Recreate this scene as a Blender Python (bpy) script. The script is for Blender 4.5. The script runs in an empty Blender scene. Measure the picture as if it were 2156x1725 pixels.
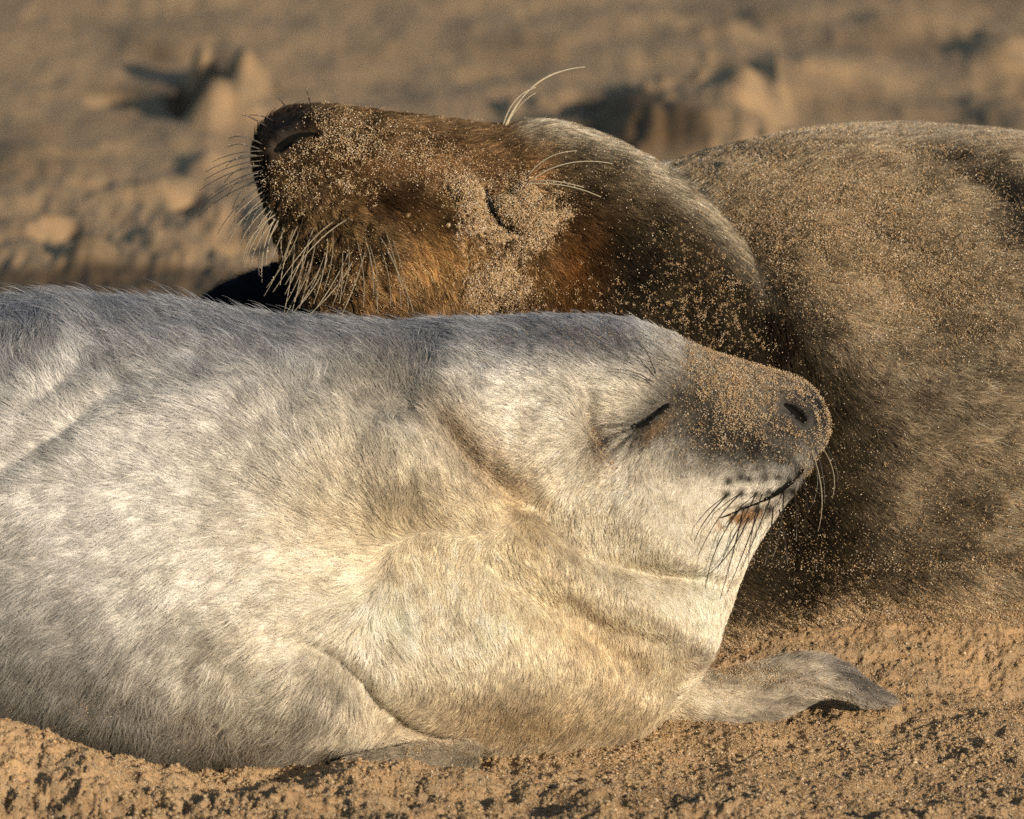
import bpy, math, random
import numpy as np
from mathutils import Vector, Matrix
from mathutils.bvhtree import BVHTree

random.seed(7)
rng = np.random.default_rng(11)
C = bpy.context.scene.collection
S = bpy.context.scene

# ------------------------------------------------------------------ camera, light, exposure
K = 0.65 / 2156.0            # metres per photo unit (photo seen 2156 x 1725) at the seals
DIST = 6.0
PITCH = math.radians(10)
H0 = 0.205
O = np.array([0.0, 0.0, H0])
RV = np.array([1.0, 0, 0])
FV = np.array([0, math.cos(PITCH), -math.sin(PITCH)])
UV = np.array([0, math.sin(PITCH), math.cos(PITCH)])
CAMP = O - FV * DIST

cd = bpy.data.cameras.new("camera")
cam = bpy.data.objects.new("camera", cd)
C.objects.link(cam)
cam.location = CAMP
cam.rotation_euler = (math.pi / 2 - PITCH, 0, 0)
cd.sensor_width = 36
cd.lens = 36 * DIST / 0.65
cd.clip_start = 0.5
cd.clip_end = 500
cd.dof.use_dof = True
cd.dof.focus_distance = DIST + 0.04
cd.dof.aperture_fstop = (cd.lens / 1000.0) / 0.0235
S.camera = cam

SUN_AZ = -34     # degrees left of the viewing axis, behind the camera
SUN_EL = 14
world = bpy.data.worlds.new("World")
S.world = world
world.use_nodes = True
wn = world.node_tree
sky = wn.nodes.new("ShaderNodeTexSky")
sky.sky_type = 'NISHITA'
sky.sun_disc = False
sky.sun_elevation = math.radians(SUN_EL)
sky.sun_rotation = math.radians(180 + SUN_AZ)
sky.air_density = 1.3
sky.dust_density = 0.6
bg = wn.nodes["Background"]
bg.inputs[1].default_value = 0.072
wn.links.new(sky.outputs[0], bg.inputs[0])
sl = bpy.data.lights.new("sun", 'SUN')
sl.energy = 5.0
sl.angle = math.radians(0.5)
sl.color = (1.0, 0.81, 0.575)
sun = bpy.data.objects.new("sun", sl)
C.objects.link(sun)
az, el = math.radians(SUN_AZ), math.radians(SUN_EL)
to_sun = Vector((-math.sin(az) * math.cos(el), -math.cos(az) * math.cos(el), math.sin(el)))
sun.rotation_euler = to_sun.to_track_quat('Z', 'Y').to_euler()
S.view_settings.view_transform = 'Standard'
S.view_settings.look = 'None'
S.view_settings.exposure = 0.28
S.view_settings.gamma = 1
S.render.engine = 'CYCLES'
S.cycles.max_bounces = 8
S.cycles.diffuse_bounces = 3
S.cycles.glossy_bounces = 4
S.cycles.transmission_bounces = 6
S.cycles.transparent_max_bounces = 8
S.cycles.use_adaptive_sampling = True
S.cycles.adaptive_threshold = 0.02
S.cycles.use_denoising = False
S.cycles_curves.shape = 'RIBBONS'


# ------------------------------------------------------------------ maths helpers
def P3(px, py, d):
    """photo unit + depth along the view (m) -> world point"""
    px, py, d = np.broadcast_arrays(np.asarray(px, float), np.asarray(py, float), np.asarray(d, float))
    s = (DIST + d) / DIST
    x = (px - 1078) * K * s
    z = (862.5 - py) * K * s
    return O + x[..., None] * RV + z[..., None] * UV + d[..., None] * FV


def PX(P):
    v = P - CAMP
    d = v @ FV
    return 1078 + (v @ RV) / d * DIST / K, 862.5 - (v @ UV) / d * DIST / K


_L3 = rng.random((64, 64, 64)).astype(np.float32)


def noise3(x, y, z):
    x, y, z = np.broadcast_arrays(x, y, z)
    xi, yi, zi = np.floor(x).astype(int), np.floor(y).astype(int), np.floor(z).astype(int)
    fx, fy, fz = x - xi, y - yi, z - zi
    fx, fy, fz = [f * f * (3 - 2 * f) for f in (fx, fy, fz)]
    xi &= 63; yi &= 63; zi &= 63
    x1, y1, z1 = (xi + 1) & 63, (yi + 1) & 63, (zi + 1) & 63
    a = _L3[xi, yi, zi] * (1 - fx) + _L3[x1, yi, zi] * fx
    b = _L3[xi, y1, zi] * (1 - fx) + _L3[x1, y1, zi] * fx
    c = _L3[xi, yi, z1] * (1 - fx) + _L3[x1, yi, z1] * fx
    d = _L3[xi, y1, z1] * (1 - fx) + _L3[x1, y1, z1] * fx
    return (a * (1 - fy) + b * fy) * (1 - fz) + (c * (1 - fy) + d * fy) * fz * 1.0 - 0.5


_L2 = rng.random((256, 256)).astype(np.float32)


def noise2(x, y):
    x, y = np.broadcast_arrays(x, y)
    xi, yi = np.floor(x).astype(int), np.floor(y).astype(int)
    fx, fy = x - xi, y - yi
    fx, fy = fx * fx * (3 - 2 * fx), fy * fy * (3 - 2 * fy)
    xi &= 255; yi &= 255
    x1, y1 = (xi + 1) & 255, (yi + 1) & 255
    return (_L2[xi, yi] * (1 - fx) + _L2[x1, yi] * fx) * (1 - fy) + (_L2[xi, y1] * (1 - fx) + _L2[x1, y1] * fx) * fy - 0.5


def fbm2(x, y, oct=4, g=0.5):
    r, a = 0, 1
    for k in range(oct):
        r = r + a * noise2(x * 2 ** k + 17.3 * k, y * 2 ** k + 9.1 * k)
        a *= g
    return r


def blob(px, py, cx, cy, rx, ry=None, rot=0, p=2):
    ry = ry or rx
    c, s = math.cos(math.radians(rot)), math.sin(math.radians(rot))
    u = ((px - cx) * c + (py - cy) * s) / rx
    v = (-(px - cx) * s + (py - cy) * c) / ry
    return np.exp(-(u * u + v * v) ** (p / 2))


def pdist(px, py, pts):
    """distance to a polyline, and signed side"""
    best = np.full(np.shape(px), 1e9)
    side = np.zeros(np.shape(px))
    tt = np.zeros(np.shape(px))
    n = len(pts) - 1
    for i in range(n):
        (ax, ay), (bx, by) = pts[i], pts[i + 1]
        dx, dy = bx - ax, by - ay
        L2 = dx * dx + dy * dy
        t = np.clip(((px - ax) * dx + (py - ay) * dy) / L2, 0, 1)
        ex, ey = px - ax - t * dx, py - ay - t * dy
        d = np.hypot(ex, ey)
        m = d < best
        best = np.where(m, d, best)
        side = np.where(m, np.sign(dx * ey - dy * ex), side)
        tt = np.where(m, (i + t) / n, tt)
    return best, side, tt


def smooth(a, b, x):
    t = np.clip((x - a) / (b - a), 0, 1)
    return t * t * (3 - 2 * t)


def mix(c, w, k):
    w = np.clip(w, 0, 1)[..., None]
    return c * (1 - w) + np.array(k) * w


def flow(px, py, ctl):
    ux = np.zeros(np.shape(px)); uy = np.zeros(np.shape(px))
    for (x, y, a) in ctl:
        w = 1.0 / (((px - x) ** 2 + (py - y) ** 2) / 1e4 + 0.15) ** 1.6
        ux += w * math.cos(math.radians(a)); uy += w * math.sin(math.radians(a))
    n = np.hypot(ux, uy) + 1e-9
    return ux / n, uy / n          # angle in photo sense: 0 right, 90 up (uy up)


# ------------------------------------------------------------------ mesh helpers
def make_mesh(name, V, F, mat=None, smooth_=True, col=None, vals=None):
    me = bpy.data.meshes.new(name)
    V = np.ascontiguousarray(V, dtype=np.float32); F = np.ascontiguousarray(F, dtype=np.int32)
    me.vertices.add(len(V)); me.vertices.foreach_set("co", V.ravel())
    n, k = F.shape
    me.loops.add(n * k); me.loops.foreach_set("vertex_index", F.ravel())
    me.polygons.add(n)
    me.polygons.foreach_set("loop_start", np.arange(0, n * k, k, dtype=np.int32))
    me.update(calc_edges=True)
    me.polygons.foreach_set("use_smooth", np.full(n, smooth_))
    if col is not None:
        at = me.attributes.new("col", 'FLOAT_COLOR', 'POINT')
        c4 = np.ones((len(V), 4), np.float32); c4[:, :3] = col
        at.data.foreach_set("color", c4.ravel())
    for nm, v in (vals or {}).items():
        at = me.attributes.new(nm, 'FLOAT', 'POINT')
        at.data.foreach_set("value", np.ascontiguousarray(v, dtype=np.float32))
    if mat: me.materials.append(mat)
    return me


def link(name, me, parent=None):
    o = bpy.data.objects.new(name, me)
    C.objects.link(o)
    if parent is not None:
        o.parent = parent
        o.matrix_parent_inverse = Matrix.Translation(-parent.location)
    return o


def loft(stations, n=64, sub=6):
    """stations: (Tx,Ty, Bx,By, halfdepth_px, centre_depth_m, power). closed tube."""
    st = np.array(stations, float)
    m = len(st)
    t = np.linspace(0, m - 1, (m - 1) * sub + 1)
    out = []
    for q in t:
        i = min(int(q), m - 2); f = q - i
        p0, p1, p2, p3 = st[max(i - 1, 0)], st[i], st[i + 1], st[min(i + 2, m - 1)]
        out.append(0.5 * ((2 * p1) + (-p0 + p2) * f + (2 * p0 - 5 * p1 + 4 * p2 - p3) * f * f + (-p0 + 3 * p1 - 3 * p2 + p3) * f ** 3))
    out = np.array(out)
    th = np.linspace(0, 2 * math.pi, n, endpoint=False)
    rings = []
    for r in out:
        ct, sn = np.cos(th), np.sin(th)
        e = 2.0 / r[6]
        cc = np.sign(ct) * np.abs(ct) ** e; ss = np.sign(sn) * np.abs(sn) ** e
        cx, cy = (r[0] + r[2]) / 2, (r[1] + r[3]) / 2
        hx, hy = (r[0] - r[2]) / 2, (r[1] - r[3]) / 2
        # put the outline at the centre depth so the silhouette is exact
        p = P3(cx + cc * hx, cy + cc * hy, np.full(n, r[5])) + (ss * max(r[4], 2) * K)[:, None] * FV
        rings.append(p)
    V = np.concatenate(rings)
    R = len(rings)
    F = []
    for i in range(R - 1):
        a = i * n + np.arange(n); b = i * n + (np.arange(n) + 1) % n
        F.append(np.stack([a, b, b + n, a + n], 1))
    F = np.concatenate(F)
    c0, c1 = len(V), len(V) + 1
    V = np.concatenate([V, rings[0].mean(0)[None], rings[-1].mean(0)[None]])
    a = np.arange(n); b = (a + 1) % n
    T = np.concatenate([np.stack([b, a, np.full(n, c0), np.full(n, c0)], 1),
                        np.stack([a + (R - 1) * n, b + (R - 1) * n, np.full(n, c1), np.full(n, c1)], 1)])
    return V, F, T[:, :3]


def fuse(lofts, voxel, iters):
    """union of closed shells -> one continuous skin (arrays)"""
    me = bpy.data.meshes.new("tmp")
    vs, fs, off = [], [], 0
    for V, F, T in lofts:
        vs += V.tolist()
        fs += (F + off).tolist() + (T + off).tolist()
        off += len(V)
    me.from_pydata(vs, [], fs)
    o = bpy.data.objects.new("tmp", me); C.objects.link(o)
    md = o.modifiers.new("r", 'REMESH'); md.mode = 'VOXEL'; md.voxel_size = voxel
    sm = o.modifiers.new("s", 'SMOOTH'); sm.factor = 0.5; sm.iterations = iters
    dg = bpy.context.evaluated_depsgraph_get()
    ev = o.evaluated_get(dg).to_mesh()
    n = len(ev.vertices)
    V = np.empty(n * 3, np.float32); ev.vertices.foreach_get("co", V); V = V.reshape(-1, 3).astype(float)
    m = len(ev.loops)
    L = np.empty(m, np.int32); ev.loops.foreach_get("vertex_index", L)
    tot = np.empty(len(ev.polygons), np.int32); ev.polygons.foreach_get("loop_total", tot)
    assert (tot == 4).all(), "remesh gave non quads"
    F = L.reshape(-1, 4)
    o.evaluated_get(dg).to_mesh_clear()
    bpy.data.objects.remove(o); bpy.data.meshes.remove(me)
    return V, F


def normals(V, F):
    fn = np.cross(V[F[:, 2]] - V[F[:, 0]], V[F[:, 3]] - V[F[:, 1]])
    N = np.zeros_like(V)
    for k in range(F.shape[1]):
        for c in range(3):
            N[:, c] += np.bincount(F[:, k], fn[:, c], minlength=len(V))
    return N / (np.linalg.norm(N, axis=1, keepdims=True) + 1e-12)


# ------------------------------------------------------------------ materials
def new_mat(name):
    m = bpy.data.materials.new(name); m.use_nodes = True
    nt = m.node_tree
    return m, nt, nt.nodes["Principled BSDF"]


def skin_mat(name, rough=0.7, spec=0.3, bump=0.15):
    m, nt, b = new_mat(name)
    at = nt.nodes.new("ShaderNodeAttribute"); at.attribute_name = "col"
    nz = nt.nodes.new("ShaderNodeTexNoise"); nz.inputs["Scale"].default_value = 900
    tc = nt.nodes.new("ShaderNodeTexCoord"); nt.links.new(tc.outputs["Object"], nz.inputs["Vector"])
    bp = nt.nodes.new("ShaderNodeBump"); bp.inputs["Strength"].default_value = bump; bp.inputs["Distance"].default_value = 0.001
    nt.links.new(nz.outputs[0], bp.inputs["Height"]); nt.links.new(bp.outputs[0], b.inputs["Normal"])
    nt.links.new(at.outputs["Color"], b.inputs["Base Color"])
    b.inputs["Roughness"].default_value = rough
    b.inputs["Specular IOR Level"].default_value = spec
    return m


def hair_mat(name, rough=0.35, rad=0.5, white=0.15):
    m = bpy.data.materials.new(name); m.use_nodes = True
    nt = m.node_tree
    nt.nodes.remove(nt.nodes["Principled BSDF"])
    at = nt.nodes.new("ShaderNodeAttribute"); at.attribute_name = "col"
    df = nt.nodes.new("ShaderNodeBsdfDiffuse")
    nt.links.new(at.outputs["Color"], df.inputs["Color"])
    hr = nt.nodes.new("ShaderNodeBsdfHair"); hr.component = 'Reflection'
    hr.inputs["RoughnessU"].default_value = rough; hr.inputs["RoughnessV"].default_value = 0.8
    g = nt.nodes.new("ShaderNodeMix"); g.data_type = 'RGBA'; g.inputs[0].default_value = white
    g.inputs[7].default_value = (1, 1, 1, 1)
    nt.links.new(at.outputs["Color"], g.inputs[6]); nt.links.new(g.outputs[2], hr.inputs["Color"])
    tr = nt.nodes.new("ShaderNodeBsdfTranslucent"); nt.links.new(at.outputs["Color"], tr.inputs["Color"])
    m1 = nt.nodes.new("ShaderNodeMixShader"); m1.inputs[0].default_value = 0.38
    nt.links.new(df.outputs[0], m1.inputs[1]); nt.links.new(tr.outputs[0], m1.inputs[2])
    m2 = nt.nodes.new("ShaderNodeMixShader"); m2.inputs[0].default_value = rad
    nt.links.new(m1.outputs[0], m2.inputs[1]); nt.links.new(hr.outputs[0], m2.inputs[2])
    nt.links.new(m2.outputs[0], nt.nodes["Material Output"].inputs[0])
    return m


def grain_mat(name, mul=1.0):
    m, nt, b = new_mat(name)
    at = nt.nodes.new("ShaderNodeAttribute"); at.attribute_name = "col"
    nt.links.new(at.outputs["Color"], b.inputs["Base Color"])
    b.inputs["Roughness"].default_value = 0.45
    b.inputs["Specular IOR Level"].default_value = 0.5
    return m


def plain(name, col, rough=0.5, spec=0.5, bump=0.0, scale=700):
    m, nt, b = new_mat(name)
    nz = nt.nodes.new("ShaderNodeTexNoise"); nz.inputs["Scale"].default_value = scale
    tc = nt.nodes.new("ShaderNodeTexCoord"); nt.links.new(tc.outputs["Object"], nz.inputs["Vector"])
    rp = nt.nodes.new("ShaderNodeMapRange"); rp.inputs["To Min"].default_value = 0.65; rp.inputs["To Max"].default_value = 1.3
    nt.links.new(nz.outputs[0], rp.inputs[0])
    mx = nt.nodes.new("ShaderNodeVectorMath"); mx.operation = 'SCALE'
    mx.inputs[0].default_value = col[:3]; nt.links.new(rp.outputs[0], mx.inputs["Scale"])
    nt.links.new(mx.outputs[0], b.inputs["Base Color"])
    b.inputs["Roughness"].default_value = rough; b.inputs["Specular IOR Level"].default_value = spec
    if bump:
        bp = nt.nodes.new("ShaderNodeBump"); bp.inputs["Strength"].default_value = bump; bp.inputs["Distance"].default_value = 0.001
        nt.links.new(nz.outputs[0], bp.inputs["Height"]); nt.links.new(bp.outputs[0], b.inputs["Normal"])
    return m


M_SKIN = skin_mat("seal_skin", 0.75, 0.12)
M_FUR = hair_mat("pup_fur", 0.2, 0.36, 0.02)
M_FURA = hair_mat("adult_fur", 0.2, 0.34, 0.02)
M_GRAIN = grain_mat("sand_grain")
M_WET = plain("wet_skin", (0.02, 0.02, 0.022), 0.42, 0.4, 0.35, 500)
M_BLACK = plain("nostril_dark", (0.003, 0.003, 0.003), 0.8, 0.1)
M_WHISK_D = plain("dark_whisker", (0.02, 0.017, 0.015), 0.35)
M_WHISK_L = plain("pale_whisker", (0.19, 0.165, 0.125), 0.35)
M_BROW = plain("brow_whisker", (0.5, 0.46, 0.37), 0.35)
M_GUM = plain("lip_skin", (0.22, 0.12, 0.05), 0.5, 0.3, 0.5, 300)


# ------------------------------------------------------------------ generators on a skin
class Skin:
    def __init__(self, V, F):
        self.V, self.F = V, F
        self.tri = np.concatenate([F[:, [0, 1, 2]], F[:, [0, 2, 3]]])
        self.update()

    def update(self):
        self.N = normals(self.V, self.F)
        self.px, self.py = PX(self.V)
        self.front = -(self.N @ FV)

    def push(self, amt, only_front=True):
        w = smooth(-0.05, 0.35, self.front) if only_front else 1.0
        self.V = self.V + self.N * (amt * w)[:, None]
        self.update()

    def bvh(self):
        self.b = BVHTree.FromPolygons([tuple(v) for v in self.V], [tuple(f) for f in self.F.tolist()])
        return self.b

    def hit(self, px, py):
        tgt = P3(px, py, 0.0)
        d = Vector(tgt - CAMP).normalized()
        loc, nor, idx, dist = self.b.ray_cast(Vector(CAMP), d)
        if loc is None: return None, None
        nor = Vector(nor)
        if nor.dot(d) > 0: nor = -nor
        return np.array(loc), np.array(nor)

    def sample(self, n, weight):
        """area-weighted points; weight(px,py,front,N,P) per triangle"""
        a, b, c = self.V[self.tri[:, 0]], self.V[self.tri[:, 1]], self.V[self.tri[:, 2]]
        ar = np.linalg.norm(np.cross(b - a, c - a), axis=1)
        cen = (a + b + c) / 3
        px, py = PX(cen)
        fr = self.front[self.tri].mean(1)
        w = ar * weight(px, py, fr, cen)
        idx = rng.choice(len(ar), n, p=w / w.sum())
        u, v = rng.random(n), rng.random(n)
        m = u + v > 1; u[m] = 1 - u[m]; v[m] = 1 - v[m]
        wt = np.stack([1 - u - v, u, v], 1)
        T = self.tri[idx]
        Pp = (self.V[T] * wt[:, :, None]).sum(1)
        Nn = (self.N[T] * wt[:, :, None]).sum(1)
        Nn /= np.linalg.norm(Nn, axis=1, keepdims=True)
        x, y = PX(Pp)
        return Pp, Nn, x, y


def grow(name, P, N, dirx, diry, length, lift, rad, col, mat, parent, pts=5, curl=0.25, jit=0.2, clump=0.8, clump_size=0.0035, ctone=0.25):
    n = len(P)
    D = dirx[:, None] * RV + diry[:, None] * UV
    D = D + rng.normal(0, jit, (n, 3)) * np.array([1, 1, 1])
    D -= (D * N).sum(1, keepdims=True) * N
    D /= np.linalg.norm(D, axis=1, keepdims=True) + 1e-9
    t = np.linspace(0, 1, pts)
    cid = np.floor((P + 0.002 * np.stack([noise3(P[:, 0] * 400, P[:, 1] * 400, P[:, 2] * 400)] * 3, 1)) / clump_size).astype(np.int64)
    key = (cid[:, 0] & 0xFFFF) | ((cid[:, 1] & 0xFFFF) << 16) | ((cid[:, 2] & 0xFFFF) << 32)
    uq, inv = np.unique(key, return_inverse=True)
    cnt = np.bincount(inv).astype(float)
    cen = np.stack([np.bincount(inv, P[:, k]) / cnt for k in range(3)], 1)[inv]
    tone = rng.uniform(1 - ctone, 1 + ctone, len(uq))[inv]
    lenk = rng.uniform(0.75, 1.25, len(uq))[inv]
    length = length * lenk
    col = col * tone[:, None]
    pull = (cen - P) * (rng.uniform(0.3, 1.0, n) * clump)[:, None]
    side = np.cross(N, D)
    sc = rng.normal(0, curl, n)
    X = np.empty((n, pts, 3))
    for i, q in enumerate(t):
        up = lift * (1.6 * q - 0.75 * q * q)
        al = q * (1 - 0.0 * q)
        X[:, i] = P + D * (length * al)[:, None] + N * (length * up)[:, None] + side * (length * sc * q * q)[:, None] + pull * q ** 1.3
    cu = bpy.data.hair_curves.new(name)
    cu.add_curves([pts] * n)
    cu.points.foreach_set("position", X.astype(np.float32).ravel())
    prof = np.array([1.0, 1.0, 0.85, 0.6, 0.15]) if pts == 5 else np.array([1, 1, .7, .15])[:pts]
    R = (rad[:, None] * prof[None, :]).astype(np.float32)
    at = cu.attributes.get("radius") or cu.attributes.new("radius", 'FLOAT', 'POINT')
    at.data.foreach_set("value", R.ravel())
    ac = cu.attributes.new("col", 'FLOAT_COLOR', 'CURVE')
    c4 = np.ones((n, 4), np.float32); c4[:, :3] = np.clip(col, 0.001, 0.97)
    ac.data.foreach_set("color", c4.ravel())
    cu.materials.append(mat)
    o = bpy.data.objects.new(name, cu)
    C.objects.link(o)
    if parent is not None:
        o.parent = parent
        o.matrix_parent_inverse = Matrix.Translation(-parent.location)
    return o, X


OCT_V = np.array([[1, 0, 0], [-1, 0, 0], [0, 1, 0], [0, -1, 0], [0, 0, 1], [0, 0, -1]], float)
OCT_F = np.array([[0, 2, 4], [2, 1, 4], [1, 3, 4], [3, 0, 4], [2, 0, 5], [1, 2, 5], [3, 1, 5], [0, 3, 5]])


def sand_colors(n):
    base = np.array([0.41, 0.295, 0.17])
    c = base * rng.uniform(0.55, 1.35, (n, 1))
    k = rng.random(n)
    c[k < 0.14] *= np.array([1.05, 0.82, 0.62])
    c[(k > 0.14) & (k < 0.26)] = np.array([0.62, 0.55, 0.45]) * rng.uniform(.7, 1.25, (((k > 0.14) & (k < 0.26)).sum(), 1))
    c[(k > 0.26) & (k < 0.29)] *= 0.4
    return np.clip(c, 0.02, 0.9)


def grains(name, P, r, parent=None, tint=1.0):
    n = len(P)
    q = rng.normal(size=(n, 4)); q /= np.linalg.norm(q, axis=1, keepdims=True)
    w, x, y, z = q.T
    Rm = np.stack([1 - 2 * (y * y + z * z), 2 * (x * y - z * w), 2 * (x * z + y * w),
                   2 * (x * y + z * w), 1 - 2 * (x * x + z * z), 2 * (y * z - x * w),
                   2 * (x * z - y * w), 2 * (y * z + x * w), 1 - 2 * (x * x + y * y)], 1).reshape(n, 3, 3)
    sc = rng.uniform(0.75, 1.25, (n, 6, 3)) * r[:, None, None]
    V = np.einsum('nij,nkj->nki', Rm, OCT_V[None] * sc) + P[:, None]
    F = OCT_F[None] + (np.arange(n) * 6)[:, None, None]
    col = np.repeat(sand_colors(n) * tint, 6, axis=0)
    me = make_mesh(name, V.reshape(-1, 3), F.reshape(-1, 3), M_GRAIN, True, col)
    return link(name, me, parent)


def tube(name, pts, r0, r1, mat, parent, seg=6, beads=0):
    """pts: world polyline"""
    pts = np.array(pts)
    n = len(pts)
    V, F = [], []
    for i, p in enumerate(pts):
        d = pts[min(i + 1, n - 1)] - pts[max(i - 1, 0)]; d /= np.linalg.norm(d)
        a = np.cross(d, FV); a /= np.linalg.norm(a); b = np.cross(d, a)
        r = r0 + (r1 - r0) * i / (n - 1)
        for k in range(seg):
            t = 2 * math.pi * k / seg
            V.append(p + (a * math.cos(t) + b * math.sin(t)) * r)
    for i in range(n - 1):
        for k in range(seg):
            F.append((i * seg + k, i * seg + (k + 1) % seg, (i + 1) * seg + (k + 1) % seg, (i + 1) * seg + k))
    return link(name, make_mesh(name, np.array(V), np.array(F), mat), parent)


def whisker(skin, root, mid, tip, out, mat, parent, r=0.00035, sandy=None, name="whisker"):
    """root/mid/tip photo points; out = how far the tip leaves the skin towards the viewer (m)"""
    p, nn = skin.hit(*root)
    if p is None:
        # just off the outline: take the nearest skin point
        loc, nor, i, dd = skin.b.find_nearest(Vector(P3(root[0], root[1], 0.2 if out < 0 else 0.0)))
        p = np.array(loc)
    d0 = (p - CAMP) @ FV - DIST
    pts = []
    for t in np.linspace(0, 1, 14):
        x = (1 - t) ** 2 * root[0] + 2 * t * (1 - t) * mid[0] + t * t * tip[0]
        y = (1 - t) ** 2 * root[1] + 2 * t * (1 - t) * mid[1] + t * t * tip[1]
        dd = d0 - abs(out) * (1 - (1 - t) ** 2)
        hp, _n = skin.hit(x, y)
        if hp is not None: dd = min(dd, (hp - CAMP) @ FV - DIST - 0.010 * min(1, t * 3))
        pts.append(P3(x, y, dd))
    if sandy is not None:
        pa = np.array(pts)
        for _ in range(sandy[1]):
            i = rng.integers(2, 13)
            sandy[0].append(pa[i] + (pa[i - 1] - pa[i]) * rng.random() + rng.normal(0, r * 0.8, 3))
    return tube(name, pts, r, r * 0.45, mat, parent)


def patch(name, skin, pts, widths, mat, parent, lift=0.0006, n=24, cross=7, dome=0.0008):
    """a strip that follows the skin along photo polyline pts with half widths (photo units)"""
    pts = np.array(pts, float)
    # round the corners of the centre line
    q = np.linspace(0, len(pts) - 1, 40)
    pts = np.stack([np.convolve(np.pad(np.interp(q, np.arange(len(pts)), pts[:, k]), 3, mode='edge'), np.ones(7) / 7, 'valid') for k in (0, 1)], 1)
    widths = np.interp(q, np.arange(len(widths)), widths) * rng.uniform(0.72, 1.25, 40)
    seg = np.r_[0, np.cumsum(np.hypot(*np.diff(pts, axis=0).T))]
    t = np.linspace(0, seg[-1], n)
    cx, cy = np.interp(t, seg, pts[:, 0]), np.interp(t, seg, pts[:, 1])
    ww = np.interp(t, seg, widths)
    tx, ty = np.gradient(cx), np.gradient(cy)
    L = np.hypot(tx, ty); tx /= L; ty /= L
    V = []
    lp, ln = None, None
    for i in range(n):
        for j in range(cross):
            u = -1 + 2 * j / (cross - 1)
            p, nn = skin.hit(cx[i] - ty[i] * u * ww[i], cy[i] + tx[i] * u * ww[i])
            if p is None: p, nn = lp, ln
            lp, ln = p, nn
            e = 1 - u * u
            V.append(p + nn * (lift * (1 if abs(u) < 1 else -1.5) + dome * e))
    F = []
    for i in range(n - 1):
        for j in range(cross - 1):
            a = i * cross + j
            F.append((a, a + 1, a + cross + 1, a + cross))
    return link(name, make_mesh(name, np.array(V), np.array(F), mat), parent)


def tag(o, label=None, cat=None, group=None, kind=None):
    if label: o["label"] = label
    if cat: o["category"] = cat
    if group: o["group"] = group
    if kind: o["kind"] = kind
    return o


# ================================================================== the beach
def ray_ground(px, py, z=0.0):
    p = P3(px, py, 0.0); v = p - CAMP
    t = (z - CAMP[2]) / v[..., 2]
    q = CAMP + v * t[..., None] if np.ndim(t) else CAMP + v * t
    return q


# depressions in the sand behind: (px, py, half width px, half length px in picture, depth m, rim m)
DENTS = [(400, 205, 34, 30, 0.03), (255, 196, 60, 14, 0.020), (120, 490, 40, 12, 0.025), (400, 425, 30, 16, 0.02), (510, 520, 50, 10, 0.02),
         (1240, 250, 60, 40, 0.02)]
# heaps: (px, py of the foot, half width px, half length px, height m)
LIFTS = [(455, 232, 42, 24, 0.060), (520, 215, 30, 24, 0.022), (560, 240, 50, 14, 0.015), (425, 170, 20, 16, 0.075), (515, 178, 30, 22, 0.065), (370, 262, 60, 20, 0.012),
         (1480, 335, 120, 55, 0.085), (1290, 300, 150, 50, 0.05), (1570, 290, 70, 60, 0.06), (1950, 60, 120, 16, 0.035), (2140, 250, 60, 36, 0.025), (1530, 85, 60, 8, 0.03),
         (190, 545, 36, 14, 0.035), (330, 520, 70, 20, 0.015), (450, 460, 30, 14, 0.025), (560, 470, 30, 14, 0.02),
         (90, 480, 50, 12, 0.015), (330, 395, 50, 14, 0.02), (440, 345, 28, 10, 0.03), (230, 300, 60, 12, 0.015),
         (60, 330, 60, 14, 0.02), (1700, 160, 120, 20, 0.02), (2100, 120, 80, 18, 0.04), (1300, 40, 120, 16, 0.02)]


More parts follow.
